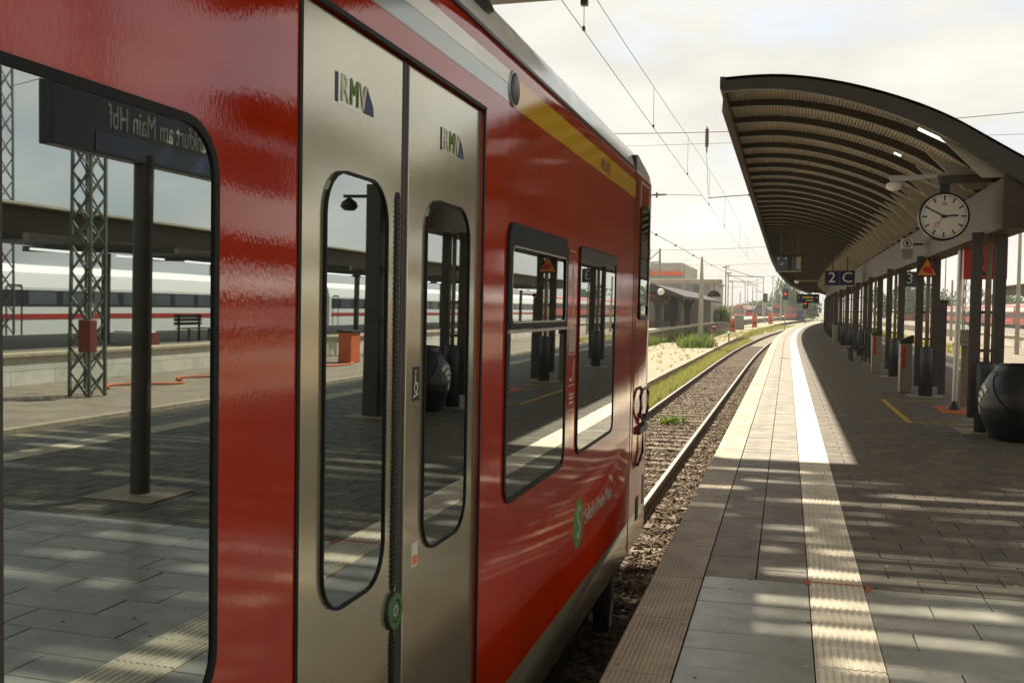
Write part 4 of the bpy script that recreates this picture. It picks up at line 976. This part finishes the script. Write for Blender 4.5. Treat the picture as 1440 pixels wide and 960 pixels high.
# white express train behind it
def long_train(name, label, x, y0, y1, zb, zt, hw, cols, bands, wins, group=None, ncar=4):
    t = thing(name, label, 'train', (x, y0, -.9), group)
    L_ = (y1 - y0) / ncar
    for k in range(ncar):
        a, b = y0 + L_ * k + .35, y0 + L_ * (k + 1) - .35
        pr_ = [(-hw * .93, zb), (-hw, zb + .3), (-hw, zt - .9), (-hw * .9, zt - .35), (-hw * .6, zt - .06), (0, zt), (hw * .6, zt - .06), (hw * .9, zt - .35), (hw, zt - .9), (hw, zb + .3), (hw * .93, zb)]
        mb = MB(); mb.prism([(x + u, v) for u, v in pr_], lambda u, v, w_: (u, w_, v), a, b); c_ = mb.build('carriage', cols, t)
        for (z0, z1, mt) in bands:
            for s in (-1, 1):
                mb = MB(); mb.box(x + s * (hw + .006) - .006, x + s * (hw + .006) + .006, a + .3, b - .3, z0, z1); mb.build('stripe', mt, c_)
        z0, z1, ww = wins
        y = a + 1.6
        while y < b - 1.8:
            mb = MB(); mb.box(x - hw - .02, x - hw - .008, y, y + ww, z0, z1); mb.build('window', 'far_glass', c_); y += ww + .35
        for yy in (a + .5, b - 1.3):
            mb = MB(); mb.ring(rr(yy, yy + .8, zb + .35, z1 + .25, .1), rr(yy + .04, yy + .76, zb + .39, z1 + .21, .08), lambda u, v, w_: (x - hw - w_, u, v), .002, .02); mb.build('door_outline', 'dark_steel', c_)
        if k: mb = MB(); mb.box(x - hw * .85, x + hw * .85, a - .72, a + .02, zb + .2, zt - .4); mb.build('gangway', 'rubber', t)
        mb = MB(); mb.box(x - hw * .8, x + hw * .8, a + 1, b - 1, -.95, zb); mb.build('underframe', 'underframe', t)
    return t
long_train('express_train', 'white express train with a red stripe and dark window band behind the far canopy', 26.4, 2, 110, -.85, 2.55, 1.4, 'train_white', [(.46, .66, 'train_red'), (.95, 1.55, 'train_black')], (1.0, 1.5, 1.5))
for q, (yb, lb) in enumerate(((30.5, 'wire bench on the far platform mirrored in the big window'), (37, 'wire bench on the far platform mirrored in the door glass'))): bench(17.6, yb, -.06, lb, 'benches on the far platform')
t = thing('waste_container', 'small dark red container with white lid on the far platform', 'container', (17.2, 27.2, -.06))
mb = MB(); mb.box(16.9, 17.4, 26.8, 27.5, -.055, .32); mb.build('case', 'darkred_print', t); mb = MB(); mb.box(16.85, 17.45, 26.0, 27.2, .325, .40); mb.build('lid', 'train_white', t)
# lattice masts
def lattice(x, y, z0, h, w0, w1, label, grp='lattice masts in the yard', mt='mast_dark', arm=0, n=None):
    t = thing('lattice_mast', label, 'mast', (x, y, z0), grp)
    n = n or int(h / max(.55, w0)); mb = MB()
    def cor(k, f): w_ = (w0 + (w1 - w0) * f) / 2; return [(x + sx * w_, y + sy * w_, z0 + h * f) for sx, sy in ((-1, -1), (1, -1), (1, 1), (-1, 1))][k]
    for k in range(4): mb.bar(cor(k, 0), cor(k, 1), .06, .06)
    mb.build('chord', mt, t)
    mb = MB()
    for q in range(n):
        f0, f1 = q / n, (q + 1) / n
        for k in range(4):
            mb.bar(cor(k, f0), cor((k + 1) % 4, f1), .03, .03); mb.bar(cor((k + 1) % 4, f0), cor(k, f1), .03, .03)
    mb.build('lacing', mt, t)
    if arm:
        mb = MB(); mb.bar((x, y, z0 + h * .8), (x - arm, y, z0 + h * .86), .07, .07); mb.bar((x, y, z0 + h * .92), (x - arm, y, z0 + h * .86), .05, .05); mb.build('arm', mt, t)
        mb = MB(); mb.lathe([(.03, 0)] + [((.09 if k % 2 else .05), .06 * k) for k in range(1, 7)], (x - arm, y, z0 + h * .86), 10, axis='X'); mb.build('insulator', 'insulator', t)
    return t
lattice(12.6, 18.7, -.75, 11, .52, .42, 'broad lattice mast on the low brown island, mirrored in the big window', arm=2.0)
lattice(24.6, 29.0, -.06, 14, .75, .6, 'tall lattice mast behind the far canopy roof, leftmost in the window reflection', arm=3.0)
lattice(14.0, 39, -.75, 12, .6, .45, 'lattice mast on the low island, mirrored in the right door', arm=2.0)
lattice(36, 62, -1.2, 17, 1.4, .6, 'distant thin lattice mast in the sky of the window reflection', arm=4)
lattice(13.0, 80, -.75, 13, .9, .5, 'lattice mast on the low island at the right picture edge', arm=2)
t = thing('mast_box', 'dark red switch box fixed to the lattice mast', 'box', (12.1, 18.1, 1.0)); mb = MB(); mb.box(12.15, 12.45, 18.2, 18.45, .25, .95); mb.build('case', 'darkred_print', t, bevel=.02); mb = MB(); mb.box(12.40, 12.5, 18.3, 18.4, .3, .9); mb.build('bracket', 'dark_steel', t)
t = thing('supply_box', 'orange supply cabinet on the low island with a hose lying beside it', 'cabinet', (13, 33.5, -.75)); mb = MB(); mb.box(12.8, 13.3, 33.0, 33.8, -.745, .35); mb.build('case', 'hose_orange', t, bevel=.02); mb = MB(); mb.box(12.75, 13.35, 32.95, 33.85, .355, .42); mb.build('lid', 'dark_steel', t)
t = thing('water_stand', 'thin red standpipe with hanging hose on the low island', 'standpipe', (13.6, 26.0, -.75)); mb = MB(); mb.tube([(13.6, 26, -.745), (13.6, 26, .3)], .035, 8); mb.build('pipe', 'hose_orange', t); mb = MB(); mb.tube([(13.6, 26, .25), (13.62, 26.3, .15), (13.6, 26.45, -.2), (13.6, 26.25, -.6), (13.6, 26.05, -.72)], .025, 8); mb.build('hanging_hose', 'hose_orange', t)
def hose(label, pts): mb = MB(); mb.tube(pts, .03, 8); tag(mb.build('hose', 'hose_orange', smooth=True), label, 'hose', 'hoses on the low island')
hose('orange hose lying in loops near the lattice mast foot', [(13.2 + .5 * math.sin(k * .6), 20.2 + .28 * k, -.715) for k in range(22)])
hose('orange hose running from the supply cabinet along the low island', [(12.7 - .25 * math.sin(k * .4), 33 - .32 * k, -.715) for k in range(18)])

# --- wires of the right yard
def wire(name, label, pts, r=.012, cat='wire', mt='wire', grp=None):
    mb = MB(); mb.tube(pts, r, 5); return tag(mb.build(name, mt), label, cat, grp)
def sag(p, q, s, n=10): return [(p[0] + (q[0] - p[0]) * k / n, p[1] + (q[1] - p[1]) * k / n, p[2] + (q[2] - p[2]) * k / n - s * 4 * (k / n) * (1 - k / n)) for k in range(n + 1)]
wire('contact_wire', 'contact wire above the track behind the island platform', sag((7.5, -20, 4.62), (7.5, 170, 4.62), 0), .012)
wire('messenger_wire', 'messenger wire above the track behind the island platform', sag((7.5, -20, 6.0), (7.5, 60, 6.0), .5, 16), .012)
wire('cross_wire', 'span wire between lattice masts in the right yard', sag((9, 18.7, 8.1), (24, 29, 8.6), .3), .014)
wire('contact_wire', 'contact wire above the express train', sag((26.4, -10, 4.9), (26.4, 160, 4.9), .0), .014)

# ================================================================== OVERHEAD LINE OF OUR TRACK
t = thing('overhead_line', 'contact and messenger wire with droppers above the left track', 'overhead line', (-2.45, 10, 4.9))
CW = [(-2.45 + cv(y), y, 4.92 - (.0025 * max(0, y - 12))) for y in range(0, 170, 4)]
mb = MB(); mb.tube(CW, .0048, 5); mb.build('contact_wire', 'wire', t)
MW = [(-2.45 + cv(y), y, 5.52 + .55 * abs(math.cos(math.pi * (y - 12) / 60 + math.pi / 2)) ** 1.4) for y in range(0, 170, 3)]
mb = MB(); mb.tube(MW, .0048, 5); mb.build('messenger_wire', 'wire', t)
def at(L_, y):
    for p, q in zip(L_, L_[1:]):
        if p[1] <= y <= q[1]: f = (y - p[1]) / (q[1] - p[1]); return tuple(p[i] + (q[i] - p[i]) * f for i in range(3))
for y in (12, 18.5, 25, 32, 40, 52, 60): mb = MB(); mb.tube([at(CW, y), at(MW, y)], .004, 4); mb.box(at(CW, y)[0] - .015, at(CW, y)[0] + .015, y - .03, y + .03, at(CW, y)[2], at(CW, y)[2] + .05); mb.build('dropper', 'wire', t)
t = thing('cross_span', 'cross span wire with a long brown insulator hanging over the track', 'overhead line', (-3.2, 40, 8.6))
mb = MB(); mb.tube(sag((-17, 40, 9.3), (9, 40, 8.9), .55, 16), .013, 5); mb.build('span_wire', 'wire', t)
mb = MB(); mb.tube([(-17, 40, 8.15), (9, 40, 8.05)], .008, 4); mb.build('lower_wire', 'wire', t)
mb = MB(); mb.lathe([(.02, 7.75), (.03, 7.8), (.03, 7.95)] + [((.085 if k % 2 else .055), 7.98 + .05 * k) for k in range(14)] + [(.03, 8.7), (.02, 8.76)], (-3.19, 40, 0), 10); mb.build('insulator', 'insulator', t, smooth=True)
mb = MB(); mb.tube([(-3.19, 40, 7.75), (-3.1, 40, 6.1)], .008, 4); mb.build('dropper', 'wire', t)
t = thing('registration_arm', 'thin registration arm reaching out from under the canopy edge', 'overhead line', (-2.0, 40, 6))
mb = MB(); mb.tube([(-3.1, 40, 5.98), (-1.3, 40, 6.08)], .018, 6); mb.build('arm', 'wire', t); mb = MB(); mb.lathe([(.02, 0), (.06, .1), (.06, .2), (.02, .3)], (-1.6, 40, 6.06), 8, axis='X'); mb.build('insulator', 'insulator', t)
t = thing('rod_insulator', 'small yellow-brown insulator rod beside the train front', 'insulator', (-3.8, 30, 5.0))
mb = MB(); mb.lathe([(.02, -.30), (.035, -.25), (.035, -.2), (.10, -.19), (.10, -.15), (.035, -.14), (.035, -.02), (.10, -.01), (.10, .03), (.035, .04), (.03, .25), (.005, .34)], (-3.85, 30, 5.0), 10, axis='X'); mb.build('rod', 'pipe_paint', t); mb = MB(); mb.tube([(-12, 30, 4.95), (-4.1, 30, 5.0)], .01, 4); mb.tube([(-3.6, 30, 5.0), (-2.5, 30, 4.95)], .008, 4); mb.build('wire', 'wire', t)
t = thing('feeder_cable', 'sagging feeder cable with clamps running over the left yard', 'cable', (-6.4, 50, 5))
fp = [(-6.4 + .012 * (y - 50) + cl(y), y, 5.35 - .003 * (y - 40)) for y in range(38, 230, 8)]
mb = MB(); mb.tube(fp, .020, 5); mb.build('cable', 'mast_grey', t)
for y in (50, 58, 68, 82, 98, 118, 140): p_ = at(fp, y); mb = MB(); mb.lathe([(.02, -.2), (.07, -.08), (.07, .08), (.02, .2)], p_, 8, axis='Y'); mb.build('clamp', 'dark_steel', t)

# ================================================================== LEFT BACKGROUND
t = thing('tee_mast', 'beige steel mast with a crossbar standing on the sandy strip', 'mast', (-5.36, 65, -.75))
mb = MB(); mb.prism([(-5.52, -.75), (-5.20, -.75), (-5.23, 3.3), (-5.30, 5.0), (-5.40, 5.0), (-5.49, 3.3)], lambda u, v, w_: (u, w_, v), 64.88, 65.12); mb.build('mast', 'mast_grey', t)
mb = MB(); mb.box(-9.2, -4.05, 64.85, 65.15, 3.28, 3.56); mb.build('crossbar', 'mast_grey', t, bevel=.03)
mb = MB(); mb.box(-5.6, -5.1, 64.7, 65.3, -.748, -.45); mb.build('footing', 'dark_steel', t)
t = thing('signal_box', 'orange and yellow junction box at the foot of the beige mast', 'box', (-5.75, 64.4, -.75)); mb = MB(); mb.box(-5.95, -5.62, 64.2, 64.5, -.748, -.35); mb.build('case', 'paint_yellow', t); mb = MB(); mb.box(-5.97, -5.60, 64.18, 64.52, -.348, -.30); mb.build('lid', 'hose_orange', t)
t = thing('red_marker', 'orange red marker post with curved top behind the beige mast', 'marker', (-4.75, 66, -.75)); mb = MB(); mb.tube([(-4.75, 66, -.745), (-4.75, 66, .35), (-4.65, 66, .5), (-4.5, 66, .52), (-4.42, 66, .4)], .05, 8); mb.build('pipe', 'hose_orange', t); mb = MB(); mb.box(-4.82, -4.68, 65.93, 66.07, -.2, 0); mb.build('band', 'sign_white', t)
t = thing('dwarf_signal', 'small white-capped pin beside the weeds on the sandy strip', 'signal', (-3.9, 71, -.75)); mb = MB(); mb.tube([(-3.9, 71, -.745), (-3.9, 71, -.05)], .05, 8); mb.build('stem', 'pipe_paint', t); mb = MB(); mb.lathe([(.05, 0), (.12, .05), (.12, .12), (.04, .16)], (-3.9, 71, -.05), 10); mb.build('cap', 'sign_white', t)
def bollard(x, y, label, h=1.55, w_=.28):
    t = thing('hydrant_box', label, 'box', (x, y, -.75), 'orange boxes along the sandy strip')
    mb = MB(); mb.box(x - w_, x + w_, y - w_, y + w_, -.745, -.75 + h * .86); mb.build('case', 'hose_orange', t, bevel=.03)
    mb = MB(); mb.prism([(x - w_ * .8, -.75 + h * .865), (x + w_ * .8, -.75 + h * .865), (x + w_ * .5, -.75 + h), (x - w_ * .5, -.75 + h)], lambda u, v, q: (u, q, v), y - w_ * .8, y + w_ * .8); mb.build('cap', 'hose_orange', t)
    mb = MB(); mb.box(x - w_ * .6, x + w_ * .6, y - w_ - .01, y - w_ - .003, -.3, .1); mb.build('door', 'darkred_print', t)
bollard(-5.7, 111, 'nearest orange box on the sandy strip, left of the white cabinet')
bollard(-4.55, 148, 'orange box on the sandy strip behind the wire frame', 1.9, .36)
bollard(-3.0, 190, 'farthest orange box, left of the red shunting engine', 2.0, .42)
t = thing('white_cabinet', 'pale grey switch cabinet with a thin pole on the sandy strip', 'cabinet', (-5.75, 127, -.75)); mb = MB(); mb.box(-6.35, -5.2, 126.6, 127.4, -.745, 1.0); mb.build('case', 'facade_grey', t, bevel=.03); mb = MB(); mb.box(-6.4, -5.15, 126.55, 127.45, 1.005, 1.07); mb.build('roof', 'sign_white', t); mb = MB(); mb.tube([(-5.7, 127, 1.07), (-5.7, 127, 3.9)], .05, 6); mb.build('pole', 'mast_grey', t)
t = thing('wire_frame', 'low dark metal frame right of the pale switch cabinet', 'railing', (-4.75, 125, -.75)); mb = MB(); mb.bar((-5.1, 125, -.745), (-5.1, 125, .3), .05, .05); mb.bar((-4.0, 125, -.745), (-4.0, 125, .3), .05, .05); mb.build('post', 'dark_steel', t); mb = MB(); mb.bar((-5.1, 125, .27), (-4.0, 125, .27), .05, .05); mb.bar((-5.1, 125, -.4), (-4.0, 125, -.4), .05, .05); mb.build('rail', 'dark_steel', t)
# dark wooden platform roof on the far platform
t = thing('old_canopy', 'dark T-shaped platform canopy with curved braces on the far left platform', 'canopy', (-9.6, 76, .24))
mb = MB(); mb.prism([(-17, 4.1), (-9.6, 3.50), (-7.35, 2.62), (-7.35, 2.42), (-9.6, 2.9), (-17, 3.5)], lambda u, v, w_: (u, w_, v), 74, 118); mb.build('roof', 'dark_wood', t)
for k, (px, py) in enumerate(((-9.35, 75), (-9.0, 82), (-8.8, 92))):
    mb = MB(); mb.box(px - .22, px + .22, py - .2, py + .2, .245, 2.95); mb.build('post', 'dark_wood', t)
    for s in (-1, 1):
        mb = MB(); mb.tube([(px + s * .1, py, 1.6), (px + s * .35, py, 2.3), (px + s * .95, py, 2.75)], .11, 6); mb.build('brace', 'dark_wood', t)
mb = MB(); mb.lathe([(.2, 0), (.26, .08), (.26, .12), (.2, .18)], (-9.0, 73.5, 2.9), 12, axis='Y'); mb.build('lamp', 'sign_white', t)
# grey station building with red bands
t = thing('station_building', 'grey flat-roofed station building with orange red bands on the far platform', 'building', (-12, 122, .24))
mb = MB(); mb.box(-19, -8.6, 118, 140, .245, 4.9); mb.build('wall', 'facade_grey', t)
mb = MB(); mb.box(-30, -13.0, 128, 150, .245, 7.6); mb.build('upper_block', 'facade_grey', t)
mb = MB(); mb.box(-30.1, -12.9, 127.8, 128, 6.0, 6.5); mb.build('band', 'facade_band', t)
mb = MB(); mb.box(-19.1, -8.5, 117.85, 118, 3.1, 3.38); mb.box(-19.1, -12.2, 117.85, 118, 2.55, 2.8); mb.build('band', 'facade_band', t)
mb = MB(); mb.box(-19.2, -8.4, 117.8, 140.2, 4.905, 5.15); mb.build('roof', 'gusset_paint', t)
mb = MB(); mb.box(-14.0, -12.4, 117.9, 118, .25, 2.35); mb.build('door', 'dark_steel', t)
mb = MB(); mb.box(-10.6, -9.7, 117.9, 118, 3.6, 4.6); mb.build('window', 'far_glass', t)
for k in range(3): mb = MB(); mb.box(-12.0 + .42 * k, -11.7 + .42 * k, 117.9, 118, 1.55, 2.0); mb.build('window', 'far_glass', t)
for k in range(8): mb = MB(); mb.box(-18.9 + 1.3 * k, -18.86 + 1.3 * k, 117.94, 118, .25, 4.9); mb.build('panel_joint', 'mast_grey', t)
t = thing('half_round_signal', 'black half-round signal shade hanging under the crossbar end', 'signal', (-4.9, 66, 3)); mb = MB(); mb.prism([(.42 * math.cos(R(a)) - 4.6, 2.45 + .42 * math.sin(R(a))) for a in range(0, 181, 15)], lambda u, v, w_: (u, w_, v), 65.6, 66.2); mb.build('hood', 'sign_black', t); mb = MB(); mb.tube([(-4.6, 65.8, 2.8), (-4.6, 65.2, 3.3)], .03, 6); mb.build('hanger', 'dark_steel', t)
# masts, thin
def thin_mast(x, y, h, label, lamp=False, arm=0, r=.11, z0=-1.2):
    t = thing('yard_mast', label, 'mast', (x, y, z0), 'masts in the yard')
    mb = MB(); mb.tube([(x, y, z0), (x, y, z0 + h)], [r, r * .6], 7); mb.build('pole', 'mast_grey', t)
    if arm: mb = MB(); mb.tube([(x, y, z0 + h * .86), (x + arm, y, z0 + h * .84)], r * .45, 5); mb.tube([(x, y, z0 + h * .98), (x + arm * .7, y, z0 + h * .85)], r * .35, 5); mb.build('arm', 'mast_grey', t)
    if lamp: mb = MB(); mb.box(x - .1, x + .55, y - .2, y + .2, z0 + h, z0 + h + .16); mb.box(x - .55, x + .1, y - .2, y + .2, z0 + h - .1, z0 + h + .06); mb.build('lamp_head', 'grey_metal', t)
def PX(px, Y): # horizontal position of a sight line at distance Y
    return (px - 1107.4) / 1400.0 * Y * (1 + .0) / (math.cos(math.atan((px - 720) / 1400.0)) / math.cos(math.atan((px - 720) / 1400.0) - YAW)) * (1 / math.cos(YAW)) if False else math.tan(math.atan((px - 720) / 1400.0) - YAW) * Y
for q, (px, Y, h, lamp, arm, lb) in enumerate(((926, 95, 8.6, 0, -1.8, 'thick grey mast just right of the train front'), (960, 110, 7.6, 0, 0, 'tapered pale mast behind the T-shaped canopy'), (948.5, 120, 6.4, 0, 0, 'short double mast on the roof of the grey building'), (980, 130, 6.3, 0, 0, 'thin dark pole left of the beige crossbar mast'), (1019, 150, 9.2, 1, 5.5, 'tall lamp mast with a long arm behind the half-round signal'), (1010, 160, 7.8, 0, 0, 'narrow mast just right of the crossbar end'), (1022.5, 170, 9.0, 1, 4.0, 'second lamp mast next to the tall lamp mast'), (1028.5, 200, 8.5, 1, 0, 'smaller lamp mast right of the paired lamp masts'), (1046.5, 240, 9.8, 0, -4, 'slim dark mast above the red railcar'), (1072, 230, 10.5, 0, -4.5, 'tall mast with an arm pointing left above the dark engine'), (1085, 250, 11.0, 1, 2.5, 'lamp mast between the dark engine and the red engine'), (1057, 260, 9, 0, 3, 'faint mast over the red and white carriages'), (1097, 240, 8, 0, 0, 'thin pole beside the red signal'), (1050, 300, 12, 0, 3, 'distant catenary mast above the tree line left'), (1063, 320, 13, 0, -4, 'distant catenary mast above the tree line right'))):
    thin_mast(PX(px, Y), Y, h, lb, lamp, arm, .16 if Y < 125 else .14)
for q, Y in enumerate((90, 130, 185, 240)):
    wire('span_wire', ('nearest', 'second', 'third', 'farthest')[q] + ' pale span wire across the left yard', sag((-26, Y, 7.5 + q * .4), (0 + cv(Y) - 2, Y, 7.2 + q * .5), .4), .018, mt='mast_grey')
# signals
def signal(px, Y, zl, label, red=True, z0=-1.2):
    x = PX(px, Y); t = thing('light_signal', label, 'signal', (x, Y, z0), 'signals at the yard throat')
    mb = MB(); mb.tube([(x, Y, z0), (x, Y, zl - .6)], .09, 7); mb.build('post', 'mast_grey', t)
    mb = MB(); mb.prism(rr(x - .42, x + .42, zl - .75, zl + .85, .2), lambda u, v, w_: (u, w_, v), Y - .15, Y + .1); mb.build('head', 'sign_black', t)
    mb = MB(); mb.prism(circ(x, zl + .1, .17, 14), lambda u, v, w_: (u, w_, v), Y - .22, Y - .155); mb.build('lens', 'signal_red' if red else 'dark_steel', t)
signal(1103, 150, 4.0, 'red light signal above the red carriage end')
signal(1131.5, 150, 2.7, 'large red light signal beneath the blue destination board')
signal(1075, 190, 4.0, 'unlit black signal on a post above the dark engine', False)
# trains in the distance
def engine(px, Y, label, col, col2, wd=2.9, ht=4.0, z0=-.9, ln_=16, kind=0):
    x = PX(px, Y); t = thing('distant_engine', label, 'train', (x, Y, z0)); h = wd / 2
    mb = MB(); mb.prism([(x - h * .92, z0 + .75), (x + h * .92, z0 + .75), (x + h, z0 + 1.3), (x + h * .97, z0 + ht - .9), (x + h * .62, z0 + ht - .15), (x, z0 + ht), (x - h * .62, z0 + ht - .15), (x - h * .97, z0 + ht - .9), (x - h, z0 + 1.3)], lambda u, v, w_: (u, w_, v), Y, Y + ln_); mb.build('body', col, t)
    mb = MB(); mb.prism(rr(x - h * .72, x + h * .72, z0 + 2.0, z0 + ht - .7, .25), lambda u, v, w_: (u, w_, v), Y - .06, Y - .002); mb.build('windscreen', 'far_glass' if kind < 2 else col2, t)
    mb = MB(); mb.box(x - h * .9, x + h * .9, Y - .1, Y - .003, z0 + .8, z0 + 1.35); mb.build('bumper', col2, t)
    for s in (-1, 1): mb = MB(); mb.lathe([(.14, -.12), (.14, 0)], (x + s * h * .62, Y - .1, z0 + 1.6), 10, axis='Y'); mb.build('headlamp', 'sign_white', t)
    mb = MB(); mb.box(x - h * .8, x + h * .8, Y + .4, Y + ln_ - .4, z0, z0 + .74); mb.build('underframe', 'underframe', t)
    return t
engine(1038, 255, 'red railcar front with white carriages behind it in the distance', 'train_red', 'train_red')
t = thing('distant_carriages', 'row of white and red carriages trailing behind the distant red railcar', 'train', (PX(1050, 275), 275, -.9))
for k in range(3):
    Y = 274 + 22 * k; x = PX(1038, 255) + 1.6 + 1.9 * k; Mx = Matrix.Translation((x, Y, 0)) @ Matrix.Rotation(-.085, 4, 'Z')
    mb = MB(); mb.box(-1.45, 1.45, 0, 21, -.2, 1.2, 0, Mx); mb.box(-1.45, 1.45, 0, 21, 2.0, 2.7, 1, Mx); mb.box(-1.43, 1.43, 0.02, 20.98, 1.2, 2.0, 2, Mx); mb.box(-1.2, 1.2, 0.05, 20.9, 2.7, 3.0, 1, Mx); mb.box(-1.2, 1.2, .5, 20, -.9, -.2, 2, Mx); mb.build('carriage', ['train_red', 'train_white', 'train_black'], t)
engine(1069, 258, 'black engine front standing between the red railcar and red engine', 'train_black', 'darkred_print', 3.2)
engine(1091, 262, 'red carriage end with a dark gangway door in the distance', 'train_red', 'train_black', 2.5, 4.1, kind=2)
engine(1111, 268, 'bright red engine front on the curved track ahead', 'train_red', 'train_red', 2.9, 3.6)
engine(1123, 280, 'small dark blue engine at the end of the curve', 'train_blue', 'train_blue', 3.2, 2.9)
# distant trees
rt_ = random.Random(9)
def crown_mesh(seed):
    r_ = random.Random(seed); mb = MB()
    lobes = [(r_.uniform(-.5, .5), r_.uniform(-.5, .5), r_.uniform(.25, .95), r_.uniform(.3, .5)) for _ in range(9)]
    for k in range(900):
        lx, ly, lz, lr = r_.choice(lobes); a, b_ = r_.uniform(0, 6.28), math.acos(r_.uniform(-1, 1)); q = lr * r_.uniform(.55, 1.08)
        p = Vector((lx + q * math.sin(b_) * math.cos(a), ly + q * math.sin(b_) * math.sin(a), lz + q * .8 * math.cos(b_)))
        n_ = Vector((r_.uniform(-1, 1), r_.uniform(-1, 1), r_.uniform(-.4, 1))).normalized(); t1 = n_.orthogonal().normalized(); t2 = n_.cross(t1); s = r_.uniform(.035, .075)
        mb.face([p + t1 * s, p + t2 * s, p - t1 * s, p - t2 * s])
    return mb.mesh('crown', 'leaf_far', recalc=False)
crowns = [crown_mesh(s) for s in (1, 2, 3, 4)]
tkm = MB(); tkm.tube([(0, 0, 0), (.02, 0, .25), (0, .02, .6)], [.035, .025, .012], 6); tkme = tkm.mesh('trunk', 'bark')
spots = [(1022, 330, 4.0, 6), (1033, 350, 4.5, 6), (1049, 330, 4.4, 6), (1056, 360, 5.2, 7), (1064, 350, 5.5, 6.5), (1073, 380, 6.5, 7), (1081, 340, 6.0, 6), (1088, 370, 6.8, 6.5), (1097, 330, 11.5, 4.6), (1105, 350, 7, 6), (1112, 320, 9.5, 5), (1119, 360, 7.5, 6), (1128, 340, 7, 7), (1138, 330, 6, 6), (1240, 300, 8, 6), (1268, 280, 8, 6), (1278, 260, 9, 6), (1296, 300, 9.5, 6), (1330, 320, 8, 7), (1395, 330, 8, 7), (1430, 300, 7, 6)]
nth = ['%s tree of the distant row' % s_ for s_ in ('first', 'second', 'third', 'fourth', 'fifth', 'sixth', 'seventh', 'eighth', 'tall narrow ninth', 'tenth', 'eleventh', 'twelfth', 'thirteenth', 'fourteenth')]
for k, (px, Y, h, wd) in enumerate(spots):
    x = PX(px, Y); lb = (nth[k] + ' behind the parked trains, counted from the left') if k < 14 else ('green tree beyond the right-hand yard, number %s from the left between the columns' % ('one', 'two', 'three', 'four', 'five', 'six', 'seven')[k - 14])
    t = thing('tree', lb, 'tree', (x, Y, -1.24), 'trees on the horizon')
    o = inst('crown', crowns[k % 4], t, Matrix.Diagonal((wd * .8, wd * .8, h, 1)) @ Matrix.Rotation(k * 1.3, 4, 'Z')); o = inst('trunk', tkme, t, Matrix.Diagonal((wd * .5, wd * .5, h, 1)))
# low green bush at the building
rb = random.Random(4); sp = [(-8.0 + rb.gauss(0, .5), 124 + rb.gauss(0, .8), .2, rb.uniform(1, 2.2)) for _ in range(60)]
tag(tufts('bush', sp, 1.0, 12, .05, 'weed', rb), 'bright green bush at the corner of the grey station building', 'bush')

# ================================================================== RIGHT BACKGROUND
t = thing('brick_hut', 'low red brown brick hut on the grass seen between the columns', 'building', (PX(1284, 215), 215, -1.2)); x = PX(1284, 215)
mb = MB(); mb.box(x - 2.2, x + 2.6, 215, 222, -1.2, 1.4); mb.build('wall', 'brick_hut', t); mb = MB(); mb.box(x - 2.5, x + 2.9, 214.6, 222.4, 1.405, 1.65); mb.build('roof', 'dark_wood', t); mb = MB(); mb.box(x - .2, x + .8, 214.9, 214.99, -1.15, .9); mb.build('door', 'dark_steel', t)
long_train('regional_carriages', 'red and white regional carriages far right between the columns', 37, 150, 260, -.2, 3.2, 1.5, 'train_red', [(1.9, 2.6, 'train_white'), (.9, 1.7, 'train_black')], (1.0, 1.6, 1.6), ncar=4)
for q, (px, Y, h, lb) in enumerate(((1430, 62, 9, 'grey mast with a flared foot at the right picture edge'), (1337, 90, 5.5, 'short grey mast between the grey pole and the columns'), (1405, 130, 13, 'thin mast above the far canopy right'), (1327, 160, 12, 'thin mast in the gap under the poster panel'), (1352, 200, 12, 'distant mast right of the warning sign'))): thin_mast(PX(px, Y), Y, h, lb, False, 0, .13)
rgx = random.Random(31); sp = [(rgx.uniform(9.2, 11.2), 60 + 120 * rgx.random(), -.78, rgx.uniform(.8, 1.8)) for _ in range(700)] + [(rgx.uniform(12, 28), rgx.uniform(110, 210), -1.2, rgx.uniform(1.5, 3)) for _ in range(900)]
tag(tufts('grass', sp, .24, 12, .014, 'grass', rgx), 'strip of sunlit grass across the right-hand track', 'grass', kind='stuff')

# ================================================================== AIR
mb = MB(); mb.box(-160, 160, -40, 480, -2.3, 20.5)
hz = mb.build('haze', 'wire'); tag(hz, 'thin bright summer haze over the whole yard', 'haze', kind='stuff')
hm = bpy.data.materials.new('haze_air'); hm.use_nodes = True; ht = hm.node_tree; ht.nodes.clear()
ho = ht.nodes.new('ShaderNodeOutputMaterial'); hv = ht.nodes.new('ShaderNodeVolumePrincipled')
hv.inputs['Color'].default_value = (0.95, 0.94, 0.90, 1); hv.inputs['Density'].default_value = 0.00035; hv.inputs['Anisotropy'].default_value = 0.3
ht.links.new(hv.outputs['Volume'], ho.inputs['Volume']); hz.data.materials.clear(); hz.data.materials.append(hm)
